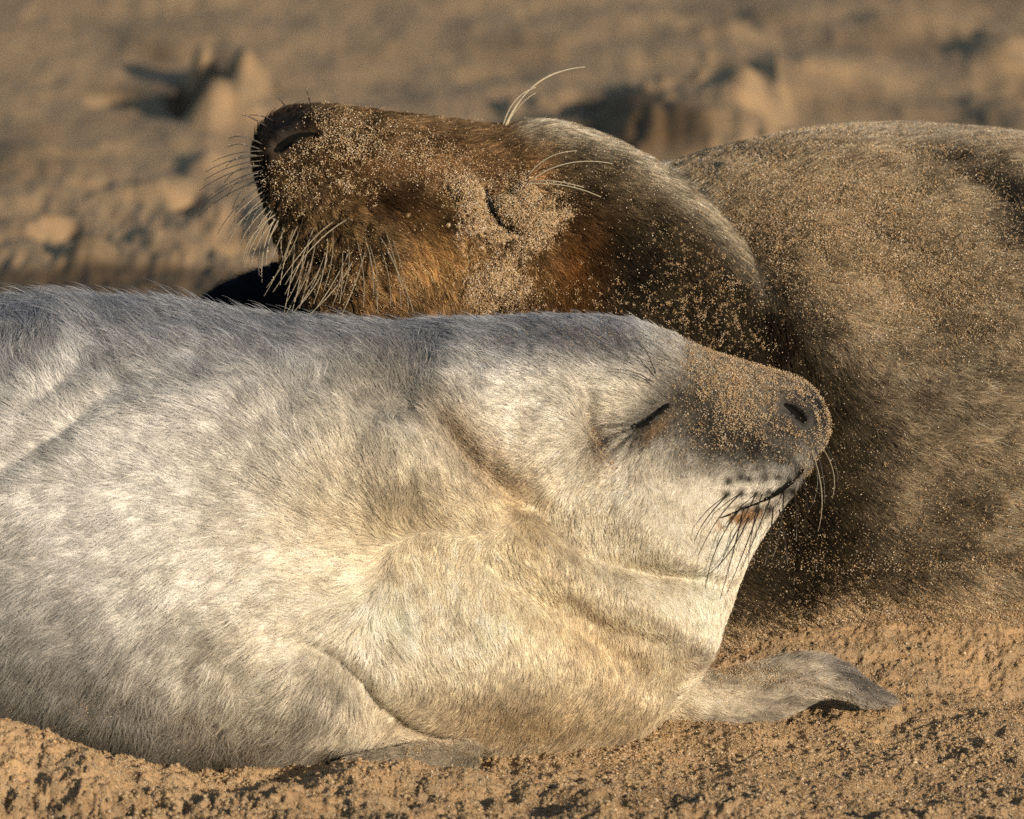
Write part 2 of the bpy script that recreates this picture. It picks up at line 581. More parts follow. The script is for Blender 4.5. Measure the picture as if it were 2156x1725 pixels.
def height(X, Y):
    h = 0.010 * fbm2(X * 7 + 3, Y * 5 + 8, 3)
    far = smooth(0.8, 1.6, Y)
    h = h + far * (0.010 * fbm2(X * 9 + 40, Y * 4 + 3, 4, 0.55) + 0.004 * fbm2(X * 30, Y * 16, 3, 0.6)) + smooth(1.4, 1.7, Y) * smooth(2.6, 2.1, Y) * smooth(0.1, -0.1, X) * 0.009 * (0.3 - np.abs(fbm2(X * 42, Y * 18, 3, 0.6)))
    for (px, py, w, l, dep) in DENTS:
        c = ray_ground(px, py); c2 = ray_ground(px, py + 1.0)
        sx = K * (c[1] + 6) / 6 * w; sy = abs(c[1] - c2[1]) * l
        r2 = ((X - c[0]) / sx) ** 2 + ((Y - c[1]) / sy) ** 2
        wob = 1 + 0.9 * noise2(X * 35 + px, Y * 20 + py)
        h = h - dep * 1.15 * np.exp(-(r2 * wob) ** 1.7)
    for (px, py, w, l, dep) in LIFTS:
        c = ray_ground(px, py); c2 = ray_ground(px, py + 1.0)
        sx = K * (c[1] + 6) / 6 * w * 1.15; sy = abs(c[1] - c2[1]) * l * 1.3
        wob = 1 + 1.1 * noise2(X * 28 + px, Y * 16 + py) + 0.6 * noise2(X * 80 + px, Y * 50 + py)
        h = h + dep * np.exp(-((((X - c[0]) / sx) ** 2 + ((Y - c[1]) / sy) ** 2) * wob) ** 1.15) * 0.55
    near = 1 - smooth(0.7, 1.2, Y)
    nn = 1 - smooth(0.45, 0.8, np.abs(X) * 0.6 + np.abs(Y + 0.1) * 0.6)
    n = 0.0
    # clumpy damp sand: billowed noise
    b1 = np.abs(noise2(X * 55 + 5, Y * 45 + 2)) * 2
    b2 = np.abs(noise2(X * 120 + 7, Y * 110)) * 2
    b3 = np.abs(noise2(X * 290, Y * 290 + 3)) * 2
    big = fbm2(X * 16 + 9, Y * 12 + 1, 2)
    # rougher towards the very front, smoother by the flipper
    rough = 0.75 + 0.9 * smooth(-0.17, -0.30, Y) + 0.5 * smooth(0.1, -0.3, X) * smooth(0.05, -0.15, Y)
    n = (0.015 * big + 0.008 * fbm2(X * 34 + 2, Y * 26 + 5, 2) + 0.0045 * (0.45 - b1) + 0.0050 * (0.4 - b2) + 0.0028 * (0.4 - b3)) * rough * 0.72
    h = h + near * n
    # sand bank in front of the pup's left flank, and a hollow beneath its chest
    h = h + 0.034 * np.exp(-(((X + 0.33) / 0.115) ** 2 + ((Y + 0.185) / 0.075) ** 2))
    h = h - 0.012 * np.exp(-(((X + 0.17) / 0.04) ** 2 + ((Y + 0.17) / 0.05) ** 2))
    h = h + 0.012 * np.exp(-(((X + 0.085) / 0.06) ** 2 + ((Y + 0.185) / 0.035) ** 2))
    h = h + 0.008 * np.exp(-(((X + 0.02) / 0.08) ** 2 + ((Y + 0.20) / 0.05) ** 2))
    h = h + (0.020 + 0.024 * smooth(0.1, 0.36, X)) * smooth(0.09, 0.19, Y) * smooth(0.05, 0.12, X) * smooth(0.6, 0.35, Y)
    return h


def grow_axis(lo, hi, step, far, ratio):
    a = [0.0]
    core = np.arange(lo, hi + step / 2, step)
    up, s, x = [], step, hi
    while x < far:
        s = min(s * ratio, 4.0); x += s; up.append(x)
    dn, s, x = [], step, lo
    while x > -far * 0.6:
        s = min(s * ratio, 4.0); x -= s; dn.append(x)
    return np.array(dn[::-1] + list(core) + up)


gx = grow_axis(-0.37, 0.37, 0.0011, 60, 1.03)
gy = grow_axis(-0.40, 0.40, 0.0014, 120, 1.012)
GX, GY = np.meshgrid(gx, gy, indexing='ij')
GZ = height(GX, GY)
nearm = smooth(0.5, 0.3, np.abs(GY)) * smooth(0.45, 0.37, np.abs(GX))
GZ = GZ + nearm * rng.normal(0, 0.00042, GZ.shape)
V = np.stack([GX, GY, GZ], -1).reshape(-1, 3)
DPX, DPY = PX(V)
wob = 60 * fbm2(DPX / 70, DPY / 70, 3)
dm = 1.0 * blob(DPX + wob, DPY + wob * .4, 1330, 268, 175, 82, 0, 6) + 0.9 * blob(DPX + wob * .3, DPY + wob * .2, 390, 200, 60, 28) + 0.7 * blob(DPX, DPY + wob * .2, 250, 195, 70, 16) + 0.8 * blob(DPX, DPY, 335, 118, 36, 22) + 0.8 * blob(DPX, DPY, 468, 140, 26, 30) + 0.6 * blob(DPX + wob * .5, DPY, 140, 495, 50, 14) + 0.95 * smooth(545, 575, DPY + wob * .25) * smooth(650, 615, DPX - 200) * (V[:, 1] > 0.9)  # shade of hollows and trench band painted into the sand; bank darkened too
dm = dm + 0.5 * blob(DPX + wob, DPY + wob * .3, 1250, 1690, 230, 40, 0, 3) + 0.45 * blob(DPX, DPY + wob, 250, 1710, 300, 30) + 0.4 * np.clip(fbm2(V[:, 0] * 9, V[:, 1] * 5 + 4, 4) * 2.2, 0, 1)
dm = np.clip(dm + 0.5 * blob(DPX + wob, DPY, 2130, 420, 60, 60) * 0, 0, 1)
nx, ny = GX.shape
ii = (np.arange(nx - 1)[:, None] * ny + np.arange(ny - 1)[None]).ravel()
F = np.stack([ii, ii + ny, ii + ny + 1, ii + 1], 1)

m_sand, nt, b = new_mat("beach_sand")
tc = nt.nodes.new("ShaderNodeTexCoord")
def tex(scale, detail=4, rough=0.6):
    t = nt.nodes.new("ShaderNodeTexNoise"); t.inputs["Scale"].default_value = scale
    t.inputs["Detail"].default_value = detail; t.inputs["Roughness"].default_value = rough
    nt.links.new(tc.outputs["Object"], t.inputs["Vector"]); return t
def ramp(src, stops):
    r = nt.nodes.new("ShaderNodeValToRGB")
    while len(r.color_ramp.elements) < len(stops): r.color_ramp.elements.new(0.5)
    for e, (p, c) in zip(r.color_ramp.elements, stops): e.position = p; e.color = (*c, 1)
    nt.links.new(src, r.inputs[0]); return r
def mixc(a, b_, fac=None, mode='MIX', f=0.5):
    m_ = nt.nodes.new("ShaderNodeMix"); m_.data_type = 'RGBA'; m_.blend_type = mode
    m_.inputs[0].default_value = f
    if fac is not None: nt.links.new(fac, m_.inputs[0])
    nt.links.new(a, m_.inputs[6]); nt.links.new(b_, m_.inputs[7]); return m_
t1, t2, t3 = tex(7, 5), tex(1300, 2, 0.7), tex(38, 4)
r1 = ramp(t1.outputs[0], [(0.35, (0.36, 0.275, 0.185)), (0.65, (0.46, 0.345, 0.215))])
r3 = ramp(t3.outputs[0], [(0.3, (0.72, 0.74, 0.78)), (0.7, (1.1, 1.0, 0.92))])
r2 = ramp(t2.outputs[0], [(0.3, (0.35, 0.33, 0.31)), (0.45, (0.9, 0.88, 0.85)), (0.62, (1.15, 1.1, 1.0)), (0.72, (1.5, 1.45, 1.4))])
mA = mixc(r1.outputs[0], r3.outputs[0], mode='MULTIPLY', f=1.0)
mB = mixc(mA.outputs[2], r2.outputs[0], mode='MULTIPLY', f=0.8)
da = nt.nodes.new("ShaderNodeAttribute"); da.attribute_name = "damp_shade"  # damp patches in front plus the painted shade behind
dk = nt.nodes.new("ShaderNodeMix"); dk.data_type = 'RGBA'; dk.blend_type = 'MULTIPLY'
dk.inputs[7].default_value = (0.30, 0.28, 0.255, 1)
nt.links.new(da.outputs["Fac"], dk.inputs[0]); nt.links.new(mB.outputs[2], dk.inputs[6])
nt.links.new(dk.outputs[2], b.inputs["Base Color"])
b.inputs["Roughness"].default_value = 0.75
b.inputs["Specular IOR Level"].default_value = 0.35
bp = nt.nodes.new("ShaderNodeBump"); bp.inputs["Strength"].default_value = 0.6; bp.inputs["Distance"].default_value = 0.0008
nt.links.new(t2.outputs[0], bp.inputs["Height"]); nt.links.new(bp.outputs[0], b.inputs["Normal"])
ground = link("beach", make_mesh("beach", V, F, m_sand, vals={"damp_shade": dm})); tag(ground, kind="structure")

def ico():
    import bmesh
    bm = bmesh.new(); bmesh.ops.create_icosphere(bm, subdivisions=2, radius=1.0)
    v = np.array([q.co[:] for q in bm.verts]); f = np.array([[w.index for w in q.verts] for q in bm.faces]); bm.free()
    return v, f


ICO_V, ICO_F = ico()


def crumbs(P, r, squash=0.75):
    """lumpy crumbs of moist sand: vertices, faces, colours"""
    n = len(P)
    U = ICO_V[None] * np.ones((n, 1, 1))
    s0 = rng.random((n, 1)) * 60
    k = 1 + 0.9 * noise3(U[..., 0] * 1.3 + s0, U[..., 1] * 1.3 + s0 * .7, U[..., 2] * 1.3) + 0.9 * noise3(U[..., 0] * 3.1 + s0, U[..., 1] * 3.1, U[..., 2] * 3.1 + s0)
    V = U * k[..., None] * r[:, None, None]
    V[..., 2] *= squash
    V = V + P[:, None]
    F = ICO_F[None] + (np.arange(n) * len(ICO_V))[:, None, None]
    col = sand_colors(n * len(ICO_V)).reshape(n, -1, 3) * rng.uniform(0.55, 0.85, (n, 1, 1))
    return V.reshape(-1, 3), F.reshape(-1, 3), col.reshape(-1, 3)


def oct_grains(P, r):
    n = len(P)
    q = rng.normal(size=(n, 4)); q /= np.linalg.norm(q, axis=1, keepdims=True)
    w, x, y, z = q.T
    Rm = np.stack([1 - 2 * (y * y + z * z), 2 * (x * y - z * w), 2 * (x * z + y * w),
                   2 * (x * y + z * w), 1 - 2 * (x * x + z * z), 2 * (y * z - x * w),
                   2 * (x * z - y * w), 2 * (y * z + x * w), 1 - 2 * (x * x + y * y)], 1).reshape(n, 3, 3)
    sc = rng.uniform(0.75, 1.25, (n, 6, 3)) * r[:, None, None]
    V = np.einsum('nij,nkj->nki', Rm, OCT_V[None] * sc) + P[:, None]
    F = OCT_F[None] + (np.arange(n) * 6)[:, None, None]
    return V.reshape(-1, 3), F.reshape(-1, 3), np.repeat(sand_colors(n), 6, axis=0)


def join(parts):
    off, Vs, Fs, Cs = 0, [], [], []
    for v, f, c in parts:
        Vs.append(v); Fs.append(f + off); Cs.append(c); off += len(v)
    return np.concatenate(Vs), np.concatenate(Fs), np.concatenate(Cs)


# loose grains and crumbs over the near sand
n = 520000
gxx = rng.uniform(-0.36, 0.36, n)
gyy = np.where(rng.random(n) < 0.55, rng.uniform(-0.36, -0.02, n), rng.uniform(-0.02, 0.34, n))
gz = height(gxx, gyy)
gr = rng.uniform(0.00022, 0.00046, n) * (1 + 0.5 * (rng.random(n) < 0.05))
nc = 30000
cx = rng.uniform(-0.36, 0.36, nc)
cy = np.where(rng.random(nc) < 0.8, rng.uniform(-0.36, 0.0, nc), rng.uniform(0.0, 0.35, nc))
kp = fbm2(cx * 38 + 4, cy * 38, 3) > rng.uniform(-0.25, 0.25, nc)
cx, cy = cx[kp], cy[kp]
cr = 0.0005 + 0.0013 * rng.random(len(cx)) ** 2.5
cz = height(cx, cy) + cr * 0.35
# grains that ride on the crumbs
gi = rng.integers(0, len(cx), 160000)
u3 = rng.normal(size=(len(gi), 3)); u3[:, 2] = np.abs(u3[:, 2]); u3 /= np.linalg.norm(u3, axis=1, keepdims=True)
gp = np.stack([cx[gi], cy[gi], cz[gi]], 1) + u3 * cr[gi][:, None] * np.array([1, 1, .85])
lv, lf, lc = join([crumbs(np.stack([cx, cy, cz], 1), cr), oct_grains(np.stack([gxx, gyy, gz + gr * 0.7], 1), gr),
                   oct_grains(gp, rng.uniform(0.00022, 0.00042, len(gp)))])
lg = link("loose_sand", make_mesh("loose_sand", lv, lf, M_GRAIN, True, lc))
tag(lg, kind="stuff")
lg["label"] = "loose tan sand grains and crumbs covering the beach in front of the seals"
lg["category"] = "sand"

# ================================================================== the pup
PUPD = 0.0
pup_body = [
    (-1150, 1330, -1150, 1420, 30, .02, 2), (-1000, 1180, -1000, 1500, 140, .02, 2), (-800, 950, -800, 1640, 280, .02, 2),
    (-500, 740, -500, 1680, 400, .02, 2.1), (-200, 668, -200, 1690, 450, .01, 2.15), (0, 646, 0, 1690, 470, .0, 2.2),
    (200, 640, 200, 1690, 480, 0, 2.2), (400, 658, 400, 1690, 480, 0, 2.2), (600, 682, 600, 1690, 470, 0, 2.2),
    (800, 690, 800, 1680, 450, 0, 2.2), (1000, 682, 1010, 1650, 420, 0, 2.15), (1130, 674, 1200, 1610, 385, 0, 2.1),
    (1240, 672, 1350, 1550, 345, 0, 2.1), (1340, 683, 1462, 1440, 300, 0, 2.1), (1420, 710, 1528, 1310, 255, 0, 2.1),
    (1490, 744, 1568, 1200, 215, 0, 2.1), (1560, 765, 1612, 1120, 180, 0, 2.1), (1630, 786, 1655, 1056, 150, 0, 2.15),
    (1685, 805, 1692, 1000, 118, 0, 2.2), (1716, 832, 1708, 968, 88, 0, 2.2), (1734, 864, 1730, 935, 55, 0, 2), (1742, 886, 1741, 910, 18, 0, 2)]
far_flipper = [(1340, 1390, 1300, 1550, 60, .055, 2), (1420, 1405, 1400, 1520, 62, .055, 2), (1500, 1416, 1490, 1530, 58, .055, 2),
               (1580, 1398, 1570, 1528, 52, .055, 2), (1650, 1380, 1655, 1505, 48, .055, 2), (1715, 1376, 1725, 1472, 46, .055, 2),
               (1775, 1396, 1772, 1474, 40, .055, 2), (1830, 1434, 1826, 1490, 28, .055, 2), (1885, 1468, 1880, 1484, 8, .055, 2)]
near_flipper = [(620, 1650, 620, 1705, 30, -.085, 2), (690, 1618, 690, 1710, 50, -.108, 2), (780, 1588, 790, 1700, 50, -.112, 2),
                (870, 1570, 885, 1670, 44, -.112, 2), (950, 1560, 962, 1636, 32, -.110, 2), (1010, 1566, 1008, 1606, 10, -.105, 2)]
V, F = fuse([loft(pup_body), loft(far_flipper, 40), loft(near_flipper, 40)], 0.0014, 9)
pup = Skin(V, F)
x, y = pup.px, pup.py
h = np.zeros(len(V))
# (cx, cy, rx, ry, rot, mm)
for (cx, cy, rx, ry, rot, a) in [
    (620, 1440, 150, 130, 20, 9), (540, 1300, 150, 60, -5, 5), (800, 830, 90, 80, 0, -3.5), (690, 900, 60, 90, 20, 3.5),
    (800, 940, 110, 60, 0, 3.5), (830, 1040, 60, 60, 0, 3), (990, 960, 45, 120, -40, -6), (1080, 1040, 80, 50, 50, -3),
    (900, 1000, 60, 130, -30, 4), (1100, 1150, 60, 170, -50, 4.5), (1170, 1100, 30, 150, -42, -4),
    (1250, 800, 70, 50, 0, -3.5), (1270, 820, 90, 45, 20, 4), (1180, 900, 60, 90, 10, 3), (1250, 880, 25, 60, -20, -4),
    (1360, 950, 60, 60, 0, 3), (1360, 1060, 70, 80, -20, 5), (1400, 1150, 140, 45, 35, 5.5), (1420, 1215, 150, 22, 12, -6),
    (1380, 1290, 170, 40, 30, 5), (1260, 1350, 150, 30, 38, -3.5), (1150, 1250, 50, 130, -50, -2.5),
    (1600, 1000, 90, 55, -25, 5), (1520, 960, 70, 60, 0, 3), (1470, 820, 60, 40, 20, 3), (1560, 850, 90, 40, 25, -1.5),
    (1050, 1400, 170, 150, 0, 6), (920, 1250, 110, 120, 0, -3), (700, 1150, 160, 90, 0, -3), (250, 1150, 220, 140, 0, 4),
    (300, 780, 200, 70, -10, -3), (100, 710, 110, 60, -35, 2.5), (60, 850, 120, 45, -38, 2), (100, 925, 170, 30, -35, -4), (400, 900, 150, 60, 30, 2.5),
    (520, 830, 110, 40, 20, 2.2), (450, 1000, 140, 40, 15, -2), (620, 1040, 90, 40, 40, 2.5), (150, 1450, 200, 80, 10, -3), (330, 1530, 200, 50, 15, -2),
    (1660, 850, 35, 24, 35, 1.8), (1600, 915, 60, 16, 40, -1.5), (1180, 760, 100, 40, 0, 2.5), (950, 780, 50, 120, 20, 2.5), (870, 770, 40, 100, 10, -1)]:
    h += a * 0.0021 * blob(x, y, cx, cy, rx, ry, rot)
# folds: (polyline, width, mm)
PUP_FOLDS = [([(560, 1335), (640, 1352), (710, 1390), (760, 1440), (800, 1495), (850, 1530)], 26, -13),
             ([(840, 1530), (930, 1555), (1010, 1590)], 14, -8),
             ([(1330, 905), (1370, 878), (1412, 850)], 9, -3.0),
             ([(1505, 1082), (1570, 1068), (1640, 1035), (1695, 990)], 8, -4.0),
             ([(1300, 1195), (1400, 1225), (1500, 1220)], 17, -7), ([(1200, 1270), (1290, 1330), (1380, 1350)], 18, -5),
             ([(1560, 1120), (1500, 1130), (1450, 1110)], 12, -3), ([(1020, 1180), (1090, 1240), (1180, 1290)], 16, -4), ([(1350, 970), (1390, 1040), (1450, 1080)], 16, -3),
             ([(930, 880), (990, 940), (1050, 985), (1110, 1060)], 20, -8), ([(1055, 1080), (1120, 1150), (1190, 1220)], 12, -3),
             ([(1230, 860), (1262, 920), (1290, 990)], 13, -3.5), ([(870, 860), (905, 960), (950, 1060), (1010, 1140)], 16, -2.5),
             ([(0, 905), (70, 865), (150, 790), (200, 730)], 30, -4),
             ([(1610, 872), (1640, 900), (1690, 922)], 7, -4.0), ([(1640, 838), (1665, 838), (1700, 862), (1708, 895)], 7, 3.0), ([(1645, 868), (1668, 885), (1692, 905)], 7, 2.5), ([(1700, 830), (1722, 880), (1715, 940)], 6, -1.0),
             ([(1560, 1455), (1660, 1422), (1740, 1402), (1840, 1452)], 8, -3), ([(1600, 1490), (1680, 1452), (1750, 1432), (1850, 1475)], 8, -3), ([(1480, 1450), (1560, 1470), (1640, 1430)], 14, -2)]
for pl, w, a in PUP_FOLDS:
    d, sd, tt = pdist(x, y, pl)
    h += a * 0.001 * np.exp(-(d / w) ** 2) * np.sin(np.clip(tt, 0.06, 0.94) * math.pi) ** 0.5
h += 0.0030 * noise3(V[:, 0] * 28, V[:, 1] * 28, V[:, 2] * 28) + 0.0014 * noise3(V[:, 0] * 70, V[:, 1] * 70, V[:, 2] * 70)
d, _, _ = pdist(x, y, [(1652, 852), (1675, 866), (1692, 884)])
h += -0.006 * np.exp(-(d / 11.0) ** 4)
pup.push(h)


def pup_snout(x, y):
    """1 on the short-haired dark muzzle"""
    w = 60 * fbm2(x / 26, y / 26, 2)
    return np.clip(smooth(1340, 1525, x + 0.25 * (y - 850) + w) * (1 - smooth(-70, 45, (y - 990) + 0.05 * (x - 1560) + w)), 0, 1)


def pup_color(x, y, P):
    c = np.tile(np.array([0.74, 0.745, 0.76]), (len(x), 1))
    n1 = noise3(P[:, 0] * 22 + 3, P[:, 1] * 22, P[:, 2] * 22)
    n2 = noise3(P[:, 0] * 60 + 9, P[:, 1] * 60, P[:, 2] * 60)
    c = mix(c, blob(x, y, 1150, 1350, 620, 480, 0, 3) * 0.95, (0.92, 0.85, 0.71))
    c = mix(c, blob(x, y, 900, 1080, 330, 200, 0) * 0.45, (0.70, 0.62, 0.49))
    c = mix(c, blob(x, y, 640, 1380, 300, 180, -20) * 0.8, (0.86, 0.82, 0.74))
    c = mix(c, blob(x, y, 760, 900, 260, 130, 20) * 0.45, (0.72, 0.68, 0.60))
    c = mix(c, blob(x, y, 1330, 830, 170, 100, 10) * 0.6, (0.74, 0.70, 0.60))
    # grey saddle along the back, with a sky-lit blue painted in
    top = 655 + 0 * x
    c = mix(c, (1 - smooth(20, 190, y - top)) * smooth(1480, 1300, x) * 0.9, (0.27, 0.30, 0.37))
    c = mix(c, blob(x, y, 1240, 725, 140, 42, 8) * 0.8, (0.12, 0.125, 0.15))
    c = mix(c, blob(x, y, 300, 820, 240, 70, 8) * 0.35, (0.33, 0.34, 0.37))
    # neck folds and hollow shaded in by colour; tan stains
    c = mix(c, blob(x, y, 990, 940, 45, 120, -40) * 0.75, (0.27, 0.19, 0.115))
    c = mix(c, blob(x, y, 810, 800, 110, 75, 0) * 0.55, (0.30, 0.28, 0.25))
    c = mix(c, blob(x, y, 1090, 1040, 70, 60, 50) * 0.5, (0.50, 0.37, 0.21))
    c = mix(c, blob(x, y, 1262, 930, 22, 55, -12) * 0.8, (0.22, 0.15, 0.10))
    c = mix(c, blob(x, y, 1120, 1150, 120, 60, 45) * 0.4, (0.66, 0.52, 0.32))
    c = mix(c, blob(x, y, 1250, 1350, 190, 80, 25) * 0.6, (0.60, 0.46, 0.28))
    c = mix(c, blob(x, y, 860, 1130, 220, 110, 10) * 0.35, (0.58, 0.48, 0.31))
    c = mix(c, blob(x, y, 1150, 1530, 380, 100, 0) * 0.8, (0.46, 0.35, 0.21))
    c = mix(c, blob(x, y, 640, 1530, 110, 40, -60) * 0.5 + blob(x, y, 700, 1470, 70, 60) * 0.3, (0.42, 0.40, 0.38))
    # dark brown fur low on the flank
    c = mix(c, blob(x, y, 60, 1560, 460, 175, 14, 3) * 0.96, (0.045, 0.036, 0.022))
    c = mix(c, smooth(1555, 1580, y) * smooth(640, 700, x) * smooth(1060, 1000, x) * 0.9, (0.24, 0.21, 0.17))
    c = mix(c, blob(x, y, 0, 1200, 260, 330, 0, 2) * 0.45, (0.36, 0.37, 0.385))  # dimness of the flank turned from the sun, painted grey
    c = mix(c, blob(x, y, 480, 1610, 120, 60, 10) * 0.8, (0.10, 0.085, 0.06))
    c = mix(c, blob(x, y, 60, 1330, 200, 90, 0) * 0.4, (0.33, 0.33, 0.33))  # same flank shade, lower down
    # flippers
    c = mix(c, smooth(1430, 1500, x) * smooth(1340, 1380, y) * 0.8, (0.46, 0.42, 0.37))
    c = mix(c, smooth(1430, 1500, x) * smooth(1340, 1380, y) * (noise2(x / 60 + y / 30, y / 12 - x / 50) > 0.08) * 0.5, (0.12, 0.105, 0.09))
    c = mix(c, blob(x, y, 1490, 1475, 90, 40, 0) * 0.8, (0.85, 0.79, 0.68))
    c = mix(c, blob(x, y, 1790, 1425, 80, 18, 38) * 0.8, (0.09, 0.09, 0.11))
    c = mix(c, smooth(1760, 1860, x) * smooth(1390, 1410, y) * 0.6, (0.16, 0.15, 0.15))
    # muzzle
    sn = pup_snout(x, y)
    c = mix(c, sn * 0.92, (0.095, 0.088, 0.082))
    c = mix(c, sn * blob(x, y, 1590, 960, 120, 45, 15, 3) * 0.8, (0.03, 0.028, 0.027))
    c = mix(c, sn * blob(x, y, 1520, 790, 230, 55, 25) * 0.85, (0.32, 0.29, 0.255))
    c = mix(c, blob(x, y, 1372, 886, 85, 34, -32) * 0.95, (0.04, 0.038, 0.036))
    c = mix(c, blob(x, y, 1450, 840, 90, 60, 10) * 0.7 + blob(x, y, 1560, 930, 130, 60, 10) * 0.7, (0.03, 0.027, 0.024))
    c = mix(c, blob(x, y, 1378, 908, 42, 12, -42) * 0.8, (0.30, 0.20, 0.11))
    th = np.arctan2(y - 892, x - 1352)
    c = mix(c, blob(x, y, 1320, 915, 60, 42, -25, 3) * (np.sin(th * 17) > 0.1) * 0.85, (0.03, 0.028, 0.026))
    c = mix(c, blob(x, y, 1395, 805, 30, 60, 20) * 0.5, (0.2, 0.19, 0.18))
    c = mix(c, blob(x, y, 1685, 865, 60, 60, 0, 3) * 0.85, (0.05, 0.052, 0.06))
    c = mix(c, blob(x, y, 1690, 1010, 50, 26, -45) * 0.7, (0.12, 0.115, 0.11))
    c = mix(c, blob(x, y, 1565, 1088, 62, 16, -17, 4) * 0.9 * (noise2(x / 9, y / 14) > -0.2), (0.32, 0.165, 0.06))
    c = mix(c, blob(x, y, 1650, 1045, 60, 16, -40) * 0.7, (0.16, 0.15, 0.14))
    c = mix(c, np.exp(-(pdist(x, y, [(1705, 835), (1725, 862), (1730, 890)])[0] / 12) ** 2) * 0.8, (0.03, 0.035, 0.05))
    for (cx, cy) in PUP_DOTS:
        c = mix(c, blob(x, y, cx, cy, 11, 9) * 0.97, (0.015, 0.015, 0.015))
    k = 1 + 0.28 * n1 + 0.22 * n2
    return np.clip(c * k[:, None], 0.01, 0.9)


PUP_DOTS = [(1505 + 27 * i, 1126 - 6 * i - 70) for i in range(0)] + [
    (1562, 1038), (1594, 1037), (1620, 1036), (1646, 1033), (1563, 1070), (1595, 1070), (1620, 1067), (1648, 1068 - 35),
    (1775 - 198, 1118 - 110), (1611, 1005), (1640, 1004), (1662, 1003), (1681, 990), (1560, 1005), (1535, 1012), (1530, 1040), (1668, 1030)]

PUP_FLOW = [(50, 640, 110), (300, 640, 108), (600, 680, 105), (900, 680, 100), (1150, 680, 125), (1330, 700, 120),
            (60, 760, 100), (200, 780, 135), (450, 770, 130), (650, 760, 118), (850, 780, 105), (1000, 770, 130), (1150, 760, 150),
            (30, 900, 150), (250, 900, 160), (450, 900, 165), (600, 880, 120), (700, 950, 115), (800, 900, 100), (950, 900, 125), (1100, 850, 175),
            (100, 1100, 195), (300, 1100, 200), (500, 1080, 185), (650, 1050, 140), (850, 1050, 100), (1000, 1050, 125), (1150, 1000, 215), (1250, 850, 165), (1330, 830, 170),
            (100, 1300, 215), (300, 1300, 215), (500, 1250, 200), (700, 1200, 190), (600, 1310, 195), (900, 1200, 290), (1100, 1200, 300), (1200, 1100, 280),
            (60, 1450, 235), (250, 1480, 245), (400, 1560, 250), (550, 1450, 225), (650, 1500, 235), (750, 1480, 240), (700, 1580, 250), (850, 1350, 300),
            (1000, 1350, 290), (1200, 1350, 285), (1050, 1500, 262), (1250, 1500, 250), (1350, 1420, 262), (850, 1580, 200), (940, 1570, 200),
            (1350, 950, 250), (1400, 1050, 255), (1450, 1130, 245), (1500, 1150, 250), (1400, 1250, 285), (1500, 1300, 262), (1550, 1180, 245),
            (1440, 780, 165), (1500, 790, 170), (1600, 830, 190), (1550, 900, 215), (1500, 950, 215), (1450, 1000, 240), (1650, 900, 215), (1620, 1000, 230), (1580, 1060, 245),
            (1690, 960, 225), (1640, 1090, 250), (1710, 850, 180),
            (1480, 1480, -8), (1560, 1490, 0), (1620, 1450, 30), (1700, 1400, 5), (1740, 1430, -15), (1820, 1460, -25)]

seal_pup = bpy.data.objects.new("seal_pup", None); C.objects.link(seal_pup)
seal_pup.location = (-0.1, 0.0, 0.0)
tag(seal_pup, "pale furry seal pup in front, sandy muzzle raised to the right, eye closed", "seal pup")
bpy.context.view_layer.update()
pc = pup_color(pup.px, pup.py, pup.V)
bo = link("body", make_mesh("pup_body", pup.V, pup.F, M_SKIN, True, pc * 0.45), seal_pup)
pup.bvh()


def pupw(px, py, fr, P):
    w = np.where(fr > -0.15, 1.0, 0.25)
    w *= smooth(-420, -150, px) * 0.9 + 0.1
    w *= 1 - 0.97 * (pdist(px, py, [(1652, 852), (1675, 866), (1695, 888)])[0] < 17)
    w *= 1 - 0.9 * (pdist(px, py, [(1335, 905), (1345, 897), (1412, 850)])[0] < 9)
    w *= 1 - 0.9 * (pdist(px, py, [(1515, 1082), (1570, 1070), (1640, 1037), (1690, 990)])[0] < 8)
    w *= np.where(P[:, 2] < -0.02, 0.02, 1)
    return w


